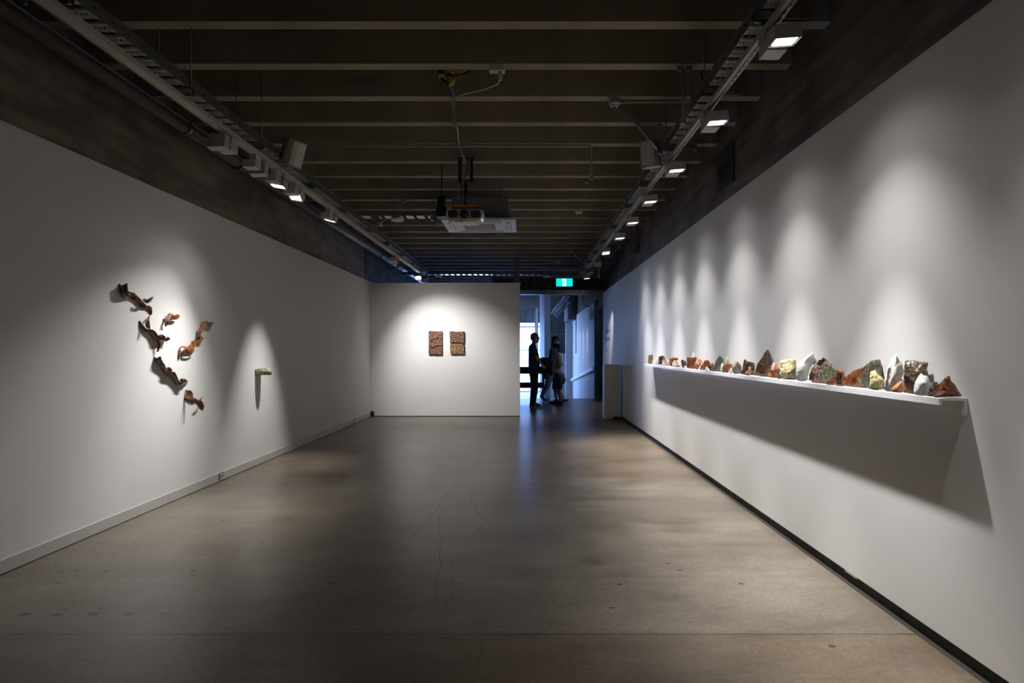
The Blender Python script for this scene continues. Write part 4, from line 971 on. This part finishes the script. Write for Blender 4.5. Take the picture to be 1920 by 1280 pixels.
# little oval bracket piece
p = PX(483,697,XL)
t = thing('ceramic_ledge', 'small flat oval ceramic ledge with moss and cream glaze sticking out of the left wall', 'ceramic', (XL, 7.65, H-(697-CY)*7.62/F))
b = bmesh.new(); L_ = .165; Wd = .165; n = 28
tp = []; bt = []
for k_ in range(n+1):
    a = PI*k_/n-PI/2; x = L_*math.cos(a)**.8 if k_ not in (0,n) else 0.002; y = math.sin(a)*Wd/2
    tp.append((x,y)); 
top = [b.verts.new((x,y,.035+.004*noise.noise(Vector((x*40,y*40,2))))) for x,y in tp]; bot = [b.verts.new((x*.97,y*.97,-.035+.004*noise.noise(Vector((x*40,y*40,5))))) for x,y in tp]
b.faces.new(top); b.faces.new(bot[::-1])
for i in range(n): f = b.faces.new((top[i],bot[i],bot[i+1],top[i+1])); f.smooth = True
b.faces.new((top[n],bot[n],bot[0],top[0]))
bmesh.ops.recalc_face_normals(b, faces=b.faces[:])
me = bpy.data.meshes.new('ledge'); b.to_mesh(me); b.free(); me.materials.append(G['moss']); o = bpy.data.objects.new('ledge', me); COL.objects.link(o); o.parent = t
for i,(x,y,r) in enumerate(((.05,.0,.022),(.09,-.03,.018),(.11,.02,.02),(.07,.05,.015),(.13,-.02,.014),(.03,-.04,.016))):
    MB().ball((x,y,.037),r,(1,1,.4),10,6).build('glaze_lump', [G['cream'],G['orange'],G['cream'],G['moss'],G['white'],G['clay']][i], t)

# ================================================================ BACK WALL RELIEFS
REL1 = mat('relief_terracotta', (.40,.22,.15), .4, noise_=(42,7,(.045,.022,.015),.38,.64,(.22,.10,.06)), bump=(44,1.0,.03), coat=.15)
REL2 = mat('relief_sand', (.48,.29,.15), .4, noise_=(42,7,(.07,.035,.018),.38,.64,(.30,.18,.09)), bump=(44,1.0,.03), coat=.15)
def slab(poly, m_, parent, off):
    YW = 13.2; TH = .045
    pts = [P(780+x/14.225, 600+y/14.22, YW) for x,y in poly]
    b = bmesh.new()
    f = b.faces.new([b.verts.new((p.x,YW-TH,p.z)) for p in pts])
    g = bmesh.ops.extrude_face_region(b, geom=[f]); vs = [e for e in g['geom'] if isinstance(e, bmesh.types.BMVert)]
    # the extruded copy becomes the front, displaced face
    for v in vs: v.co.y = YW-TH
    for v in b.verts:
        if v not in vs: v.co.y = YW-.002
    bmesh.ops.triangulate(b, faces=b.faces[:])
    for it in range(6):
        es = [e for e in b.edges if e.calc_length() > .02]
        if not es: break
        bmesh.ops.subdivide_edges(b, edges=es, cuts=1); bmesh.ops.triangulate(b, faces=b.faces[:])
    bmesh.ops.recalc_face_normals(b, faces=b.faces[:])
    for v in b.verts:
        if v.co.y < YW-.02:
            q_ = noise.noise(Vector((v.co.x*22,0,v.co.z*22)))*.016+noise.noise(Vector((v.co.x*60,3,v.co.z*60)))*.012
            v.co.y += q_
    for f in b.faces: f.smooth = True
    bmesh.ops.translate(b, vec=-Vector(off), verts=b.verts)
    me = bpy.data.meshes.new('slab'); b.to_mesh(me); b.free(); me.materials.append(m_)
    o = bpy.data.objects.new('slab', me); COL.objects.link(o); o.parent = parent; return o
off = P(817,643,13.2)
t = thing('ceramic_relief', 'left terracotta relief on the back partition, cracked into three stacked slabs', 'ceramic relief', off)
slab([(342,292),(480,290),(600,300),(702,296),(704,490),(640,495),(560,492),(490,500),(450,525),(400,540),(346,545)], REL1, t, off)
slab([(346,565),(400,556),(460,535),(500,512),(560,508),(640,510),(704,505),(700,680),(640,682),(570,680),(520,695),(490,730),(450,735),(400,715),(346,705)], REL1, t, off)
slab([(342,740),(400,748),(455,762),(500,748),(530,712),(570,698),(640,700),(702,698),(702,912),(580,920),(460,912),(346,910)], REL1, t, off)
off = P(857,643,13.2)
t = thing('ceramic_relief', 'right sandy-brown relief on the back partition, cracked into two slabs', 'ceramic relief', off)
slab([(902,302),(1000,300),(1100,312),(1200,302),(1286,306),(1290,450),(1288,625),(1210,605),(1120,592),(1020,598),(915,612)], REL1, t, off)
slab([(915,650),(1010,628),(1110,622),(1200,635),(1285,660),(1288,900),(1180,905),(1050,902),(930,905),(912,780)], REL2, t, off)

# ================================================================ PLINTH AND TEXT
t = thing('plinth', 'tall white plinth against the far end of the right wall', 'plinth', (1.70,12.83,0))
MB().box(-.155,.15,-.18,.18,.008,1.070).build('body', PLINTHW, t, bevel=.003)
MB().box(-.14,.14,-.17,.17,0,.008).build('base', BLACK, t)
for i,(x,y,r,nm) in enumerate(((-.09,-.05,.2,0),(.0,-.02,-.3,0),(.09,-.06,.15,0),(.06,.08,.5,0))):
    b = bmesh.new(); g = bmesh.ops.create_grid(b, x_segments=6, y_segments=8, size=.5)
    for v in b.verts: v.co.x *= .105; v.co.y *= .148; v.co.z = .003+.012*(noise.noise(Vector((v.co.x*20+i*3,v.co.y*14,i)))+.35)
    lo_ = min(v.co.z for v in b.verts)
    for v in b.verts: v.co.z -= lo_
    me = bpy.data.meshes.new('paper_sheet'); b.to_mesh(me); b.free(); me.materials.append(PAPER)
    o = bpy.data.objects.new('paper_sheet', me); COL.objects.link(o); o.location = (1.70+x,12.83+y,1.0715+.002*i); o.rotation_euler = (0,0,r)
    sd = o.modifiers.new('s','SOLIDIFY'); sd.thickness = .0006; sd.offset = 1
    tag(o, ['curled white sheet of paper at the left front corner of the plinth','curled white sheet of paper in the middle of the plinth','curled white sheet of paper at the right front corner of the plinth','curled white sheet of paper at the back of the plinth'][i], 'paper', 'paper sheets on the plinth')
p = PZ(1155,786,0)
tag(MB().box(1.70,1.872,12.50,12.63,0,.055).box(1.72,1.86,12.51,12.62,.055,.06).build('floor_block', BLACK, bevel=.004), 'low black block on the floor in front of the plinth by the wall', 'block')
def text(body, yc, z, size, parent):
    cu = bpy.data.curves.new('lettering', 'FONT'); cu.body = body; cu.size = size; cu.extrude = .0006
    o = bpy.data.objects.new('lettering', cu); COL.objects.link(o)
    bpy.context.view_layer.update()
    dg = bpy.context.evaluated_depsgraph_get(); me = bpy.data.meshes.new_from_object(o.evaluated_get(dg)); bpy.data.objects.remove(o)
    me.materials.clear(); me.materials.append(TEXTM)
    q_ = bpy.data.objects.new('lettering', me); COL.objects.link(q_); q_.parent = parent
    q_.rotation_euler = (PI/2, 0, -PI/2); q_.location = (-.001, yc, z); return q_
t = thing('wall_text', 'grey exhibition title lettering on the far end of the right wall', 'lettering', (XR-.0005,15.35,1.37))
text('Fragments of', 0, .40, .175, t); text('the present', 0, .215, .175, t)
text('ceramics', 0, -.03, .10, t); text('2019', 0, -.25, .07, t)

# ================================================================ PEOPLE
SKIN = mat('skin', (.42,.23,.16), .5); 
def caps_mesh(name, caps, m_, parent, vox=.010, balls=(), smooth=2):
    mb = MB()
    for c_ in caps:
        p0, r0, p1, r1 = Vector(c_[0]), c_[1], Vector(c_[2]), c_[3]
        mb.ball(p0, r0, seg=14, rings=9); mb.ball(p1, r1, seg=14, rings=9); mb.cyl(p0, p1, r0, r1, n=14)
    for (c_, r, sc) in balls: mb.ball(c_, r, sc, 18, 12)
    o = mb.build(name, m_, parent)
    rm = o.modifiers.new('remesh','REMESH'); rm.mode = 'VOXEL'; rm.voxel_size = vox; rm.use_smooth_shade = True
    sm = o.modifiers.new('smooth','SMOOTH'); sm.iterations = smooth; sm.factor = .5
    return o
def hand(wr, el, fwd, side):
    """palm + fingers, continuing the forearm el->wr; returns capsules"""
    d = (Vector(wr)-Vector(el)).normalized(); s_ = Vector((0,side,0)); up = d.cross(s_).normalized()
    w_ = Vector(wr); c_ = [(w_,.024,w_+d*.03,.026)]; pc = w_+d*.045
    lat = (s_*.25+up*.97).normalized(); curl = s_*-.4
    c_ += [(pc-lat*.020,.017,pc+d*.035-lat*.022,.014),(pc+lat*.016,.017,pc+d*.037+lat*.018,.014)]
    for k_, (o_, ln) in enumerate(((.028,.060),(.010,.072),(-.010,.067),(-.028,.052))):
        b0_ = pc+d*.035+lat*o_; b1_ = b0_+(d*.85+curl*.5).normalized()*ln*.5; b2_ = b1_+(d*.4+curl*1.2).normalized()*ln*.5
        c_ += [(b0_,.0095,b1_,.0085),(b1_,.0085,b2_,.007)]
    tb = w_+d*.02+lat*.022; tm = tb+(lat*.8+d*.6).normalized()*.034; te = tm+(d*.9+lat*.2).normalized()*.028
    c_ += [(tb,.013,tm,.011),(tm,.011,te,.009)]
    return c_
def head(hc, s_, f):
    """hc head centre, s_ scale, f facing sign on x"""
    hc = Vector(hc)
    def o(x,y,z): return hc+Vector((x*f,y,z))*s_
    balls = [(o(-.008,0,.022),.098*s_,(1.0,.80,.98)),(o(.022,0,-.035),.074*s_,(1.0,.82,1.15))]
    caps = [(o(.088,0,.012),.010*s_,o(.106,0,-.020),.013*s_),(o(.06,0,-.088),.026*s_,o(.072,0,-.094),.022*s_),
            (o(.082,-.018,-.055),.010*s_,o(.082,.018,-.055),.010*s_),(o(.080,-.03,.030),.012*s_,o(.080,.03,.030),.012*s_),
            (o(-.005,-.076,.01),.015*s_,o(0,-.078,-.018),.011*s_),(o(-.005,.076,.01),.015*s_,o(0,.078,-.018),.011*s_)]
    return caps, balls
def eyes(hc, s_, f, t):
    for y in (-.030,.030): MB().ball(Vector(hc)+Vector((.082*f,y,.008))*s_, .012*s_, seg=10, rings=8).build('eye', mat('eye_dark', (.03,.025,.02), .2) if 'eye_dark' not in bpy.data.materials else bpy.data.materials['eye_dark'], t)
NAVY = mat('navy_cotton', (.018,.03,.055), .8); BLKJ = mat('black_jeans', (.010,.011,.015), .8); JACK = mat('black_jacket', (.006,.007,.012), .7)
HAIRG = mat('greying_hair', (.09,.10,.12), .6); HAIRB = mat('dark_brown_hair', (.022,.014,.010), .5); HAIRK = mat('black_hair', (.012,.010,.010), .5)
TEE = mat('white_tee', (.55,.55,.50), .8); BLUES = mat('blue_shorts', (.018,.055,.11), .8); SHOEK = mat('black_shoe', (.008,.008,.009), .6); SOLE = mat('cream_sole', (.45,.40,.30), .6)
BURG = mat('burgundy_top', (.055,.012,.022), .8); TROU = mat('grey_beige_trousers', (.14,.135,.12), .8); OLIVE = mat('tied_shirt_grey', (.12,.115,.09), .85)

def legs_caps(hip, knee, ank, r=(.085,.055,.040)): return [(hip,r[0],knee,r[1]),(knee,r[1]*1.02,ank,r[2])]
def shoe(t, ank, f, m_, sole, lift=0, L_=.27, ang=0):
    a = Vector(ank); z0 = a.z-.075
    caps = [(a+Vector((-.03*f,0,-.03)),.045,a+Vector((.04*f,0,-.035)),.04),(a+Vector((.04*f,0,-.045)),.036,a+Vector((.15*f,0,-.055)),.030)]
    o = caps_mesh('shoe', caps, m_, t, .008)
    mb = MB(); pr = []
    for k_ in range(20):
        an = 2*PI*k_/20; pr.append((a.x+f*.055+.125*math.cos(an), a.y+.043*math.sin(an)*(1.05 if math.cos(an)*f>0 else .85)))
    A = [mb.b.verts.new((x,y,z0-.012)) for x,y in pr]; B = [mb.b.verts.new((x,y,z0+.010)) for x,y in pr]
    for i in range(20): mb.b.faces.new((A[i],A[(i+1)%20],B[(i+1)%20],B[i]))
    mb.b.faces.new(A[::-1]); mb.b.faces.new(B)
    mb.build('sole', sole, o)

# --- man
Ym = 15.45; k_m = F/Ym
def q(u, v, y=0, base=0): return Vector(((u-base)/k_m, y, H-(v-CY)/k_m))
t = thing('person', 'man in a navy t-shirt and black jeans standing in profile, black jacket over his arm', 'person', (0.20,Ym,0)); bx_ = CX+.20*k_m
def m(u, v, y=0): return q(u, v, y, bx_)
hc = m(1003.5,633.2)
hcaps, hballs = head(hc, 1.0, 1)
shR, shL = m(999.5,651,-.17), m(1000.5,651,.17); elR, elL = m(1005,670,-.21), m(1008,670,.2); wrR, wrL = m(1016.5,683,-.13), m(1019,684,.12)
hipR, hipL = m(1001,695,-.085), m(1002,695,.085); knR, knL = m(1000.5,727,-.085), m(1003,727,.09); anR, anL = m(998,755.8,-.09), m(1000.5,755.8,.10)
body = hcaps+[(m(1001.5,641),.055,m(999.5,649),.060),(m(998.5,653,-.08),.085,m(999,684,-.06),.10),(m(998.5,653,.08),.085,m(999,684,.06),.10),(shR,.055,shL,.055),
 (shR,.050,elR,.041),(elR,.040,wrR,.027),(shL,.050,elL,.041),(elL,.040,wrL,.027)]+legs_caps(hipR,knR,anR)+legs_caps(hipL,knL,anL)+[(anR,.04,anR+Vector((.12,0,-.04)),.025),(anL,.04,anL+Vector((.12,0,-.04)),.025)]+hand(wrR,elR,1,-1)+hand(wrL,elL,1,1)
caps_mesh('body', body, SKIN, t, .0095, hballs); eyes(hc, 1, 1, t)
caps_mesh('t_shirt', [(m(998.5,652,-.09),.100,m(1000,690,-.06),.122),(m(998.5,652,.09),.100,m(1000,690,.06),.122),(m(1002,668),.12,m(1003,685),.125),(shR,.068,shR.lerp(elR,.72),.062),(shL,.068,shL.lerp(elL,.72),.062),(m(1000,648.5,-.06),.058,m(1000,648.5,.06),.058)], NAVY, t, .012)
caps_mesh('jeans', [(m(1001,692,-.06),.125,m(1001,700,-.06),.12),(m(1001,692,.06),.125,m(1001,700,.06),.12)]+legs_caps(hipR+Vector((0,0,-.03)),knR,anR+Vector((0,0,.02)),(.108,.075,.062))+legs_caps(hipL+Vector((0,0,-.03)),knL,anL+Vector((0,0,.02)),(.108,.075,.062)), BLKJ, t, .012)
caps_mesh('hair', [(hc+Vector((-.05,0,.0)),.072,hc+Vector((-.04,0,-.03)),.06)], HAIRG, t, .009, [(hc+Vector((-.018,0,.034)),.103,(1.02,.84,.92))])
shoe(t, anR, 1, BLKJ, SOLE); shoe(t, anL, 1, BLKJ, SOLE)
tag(caps_mesh('draped_jacket', [(m(1018,676,-.02),.085,m(1026,678,.02),.10),(m(1022,682),.10,m(1031,690),.07),(m(1016,690,-.05),.06,m(1021,707,-.05),.04),(m(1020,688,.03),.08,m(1023,708,.03),.035),(m(1028,684),.07,m(1034,700),.045)], JACK, t, .013), 'black jacket draped over the forearm')

# --- boy
Yc_ = 16.25; k_m = F/Yc_
t = thing('person', 'boy in a pale t-shirt and blue shorts facing left, shirt tied round his waist', 'person', (0.80,Yc_,0)); bx_ = CX+.80*k_m
hc = m(1043,653.3); s_ = .95
hcaps, hballs = head(hc, s_, -1)
shR, shL = m(1047,669,-.14), m(1045.5,669,.14); elR, elL = m(1050,685,-.17), m(1040,686,.16); wrR, wrL = m(1038.5,697,-.14), m(1033,698,.10)
hipR, hipL = m(1046.5,706,-.07), m(1045,706,.07); knR, knL = m(1049.5,727,-.07), m(1041,728,.07); anR, anL = m(1050.5,750.5,-.07), m(1043.5,750.5,.08)
body = hcaps+[(m(1045,661),.045,m(1046,667),.05),(m(1046.5,671,-.06),.07,m(1047,695,-.045),.08),(m(1046.5,671,.06),.07,m(1047,695,.045),.08),(shR,.045,shL,.045),
 (shR,.042,elR,.034),(elR,.034,wrR,.023),(shL,.042,elL,.034),(elL,.034,wrL,.023)]+legs_caps(hipR,knR,anR,(.075,.050,.036))+legs_caps(hipL,knL,anL,(.075,.050,.036))+[(anR,.036,anR+Vector((-.1,0,-.035)),.022),(anL,.036,anL+Vector((-.1,0,-.035)),.022)]+hand(wrR,elR,-1,-1)+hand(wrL,elL,-1,1)
caps_mesh('body', body, SKIN, t, .0090, hballs); eyes(hc, s_, -1, t)
caps_mesh('t_shirt', [(m(1046.5,670,-.07),.082,m(1047,697,-.05),.098),(m(1046.5,670,.07),.082,m(1047,697,.05),.098),(shR,.055,shR.lerp(elR,.78),.056),(shL,.055,shL.lerp(elL,.78),.056)], TEE, t, .012)
caps_mesh('shorts', [(m(1046,701,-.05),.100,m(1046,706,-.05),.10),(m(1046,701,.05),.10,m(1046,706,.05),.10),(hipR,.098,knR+Vector((0,0,.03)),.080),(hipL,.098,knL+Vector((0,0,.03)),.080)], BLUES, t, .012)
caps_mesh('hair', [(hc+Vector((.05,0,-.0)),.068,hc+Vector((.05,0,-.05)),.05),(hc+Vector((-.07,0,.062)),.03,hc+Vector((-.03,0,.09)),.04)], HAIRB, t, .009, [(hc+Vector((.016,0,.034)),.099,(1.04,.86,.94))])
shoe(t, anR, -1, SHOEK, SHOEK); shoe(t, anL, -1, SHOEK, SHOEK)
tag(caps_mesh('tied_shirt', [(m(1044,699,-.09),.035,m(1050,700,-.10),.04),(m(1050,700,-.08),.045,m(1056,716,-.06),.05),(m(1052,700,0),.05,m(1059,712,-.02),.035),(m(1050,699,.08),.04,m(1055,712,.07),.04),(m(1054,706,-.04),.05,m(1056,718,-.04),.02)], OLIVE, t, .012), 'grey-green shirt tied round the waist')

# --- woman walking behind
Yw = 17.15; k_m = F/Yw
t = thing('person', 'woman with long dark hair and burgundy top walking right behind the boy', 'person', (0.70,Yw,0)); bx_ = CX+.70*k_m
hc = m(1042.5,638.5); s_ = .95
hcaps, hballs = head(hc, s_, 1)
shR, shL = m(1035.5,656,-.15), m(1036.5,656,.15); elR, elL = m(1031.5,672,-.18), m(1041,672,.18); wrR, wrL = m(1036,684,-.16), m(1049,679,.12)
hipR, hipL = m(1033,697,-.08), m(1034,697,.08); knR, knL = m(1026.5,722,-.08), m(1045,722,.08); anR, anL = m(1015.5,741,-.08), m(1053,746.6,.08)
body = hcaps+[(m(1039.5,647),.045,m(1037,654),.05),(m(1036,659,-.07),.075,m(1033.5,688,-.05),.085),(m(1036,659,.07),.075,m(1033.5,688,.05),.085),(shR,.045,shL,.045),
 (shR,.044,elR,.035),(elR,.035,wrR,.023),(shL,.044,elL,.035),(elL,.035,wrL,.023)]+legs_caps(hipR,knR,anR)+legs_caps(hipL,knL,anL)+[(anR,.036,anR+Vector((.07,0,-.10)),.024),(anL,.036,anL+Vector((.12,0,-.03)),.024)]+hand(wrR,elR,1,-1)+hand(wrL,elL,1,1)
caps_mesh('body', body, SKIN, t, .0095, hballs); eyes(hc, s_, 1, t)
caps_mesh('top', [(m(1036,658,-.08),.088,m(1033.5,694,-.05),.108),(m(1036,658,.08),.088,m(1033.5,694,.05),.108),(shR,.058,elR,.050),(elR,.05,wrR,.038),(shL,.058,elL,.050),(elL,.05,wrL,.038)], BURG, t, .012)
caps_mesh('trousers', [(hipR,.115,hipL,.115)]+legs_caps(hipR,knR,anR.lerp(knR,.3),(.11,.075,.065))+legs_caps(hipL,knL,anL.lerp(knL,.1),(.11,.075,.062)), TROU, t, .012)
caps_mesh('hair', [(hc+Vector((-.05,0,.02)),.09,hc+Vector((-.07,0,-.14)),.075),(hc+Vector((-.07,0,-.12)),.075,hc+Vector((-.10,0,-.28)),.05)], HAIRK, t, .010, [(hc+Vector((-.018,0,.034)),.103,(1.02,.86,.94))])
shoe(t, anL, 1, SHOEK, SHOEK)
o = caps_mesh('shoe', [(anR+Vector((-.01,0,-.02)),.042,anR+Vector((.05,0,-.09)),.036),(anR+Vector((.05,0,-.09)),.034,anR+Vector((.13,0,-.13)),.026)], SHOEK, t, .008)
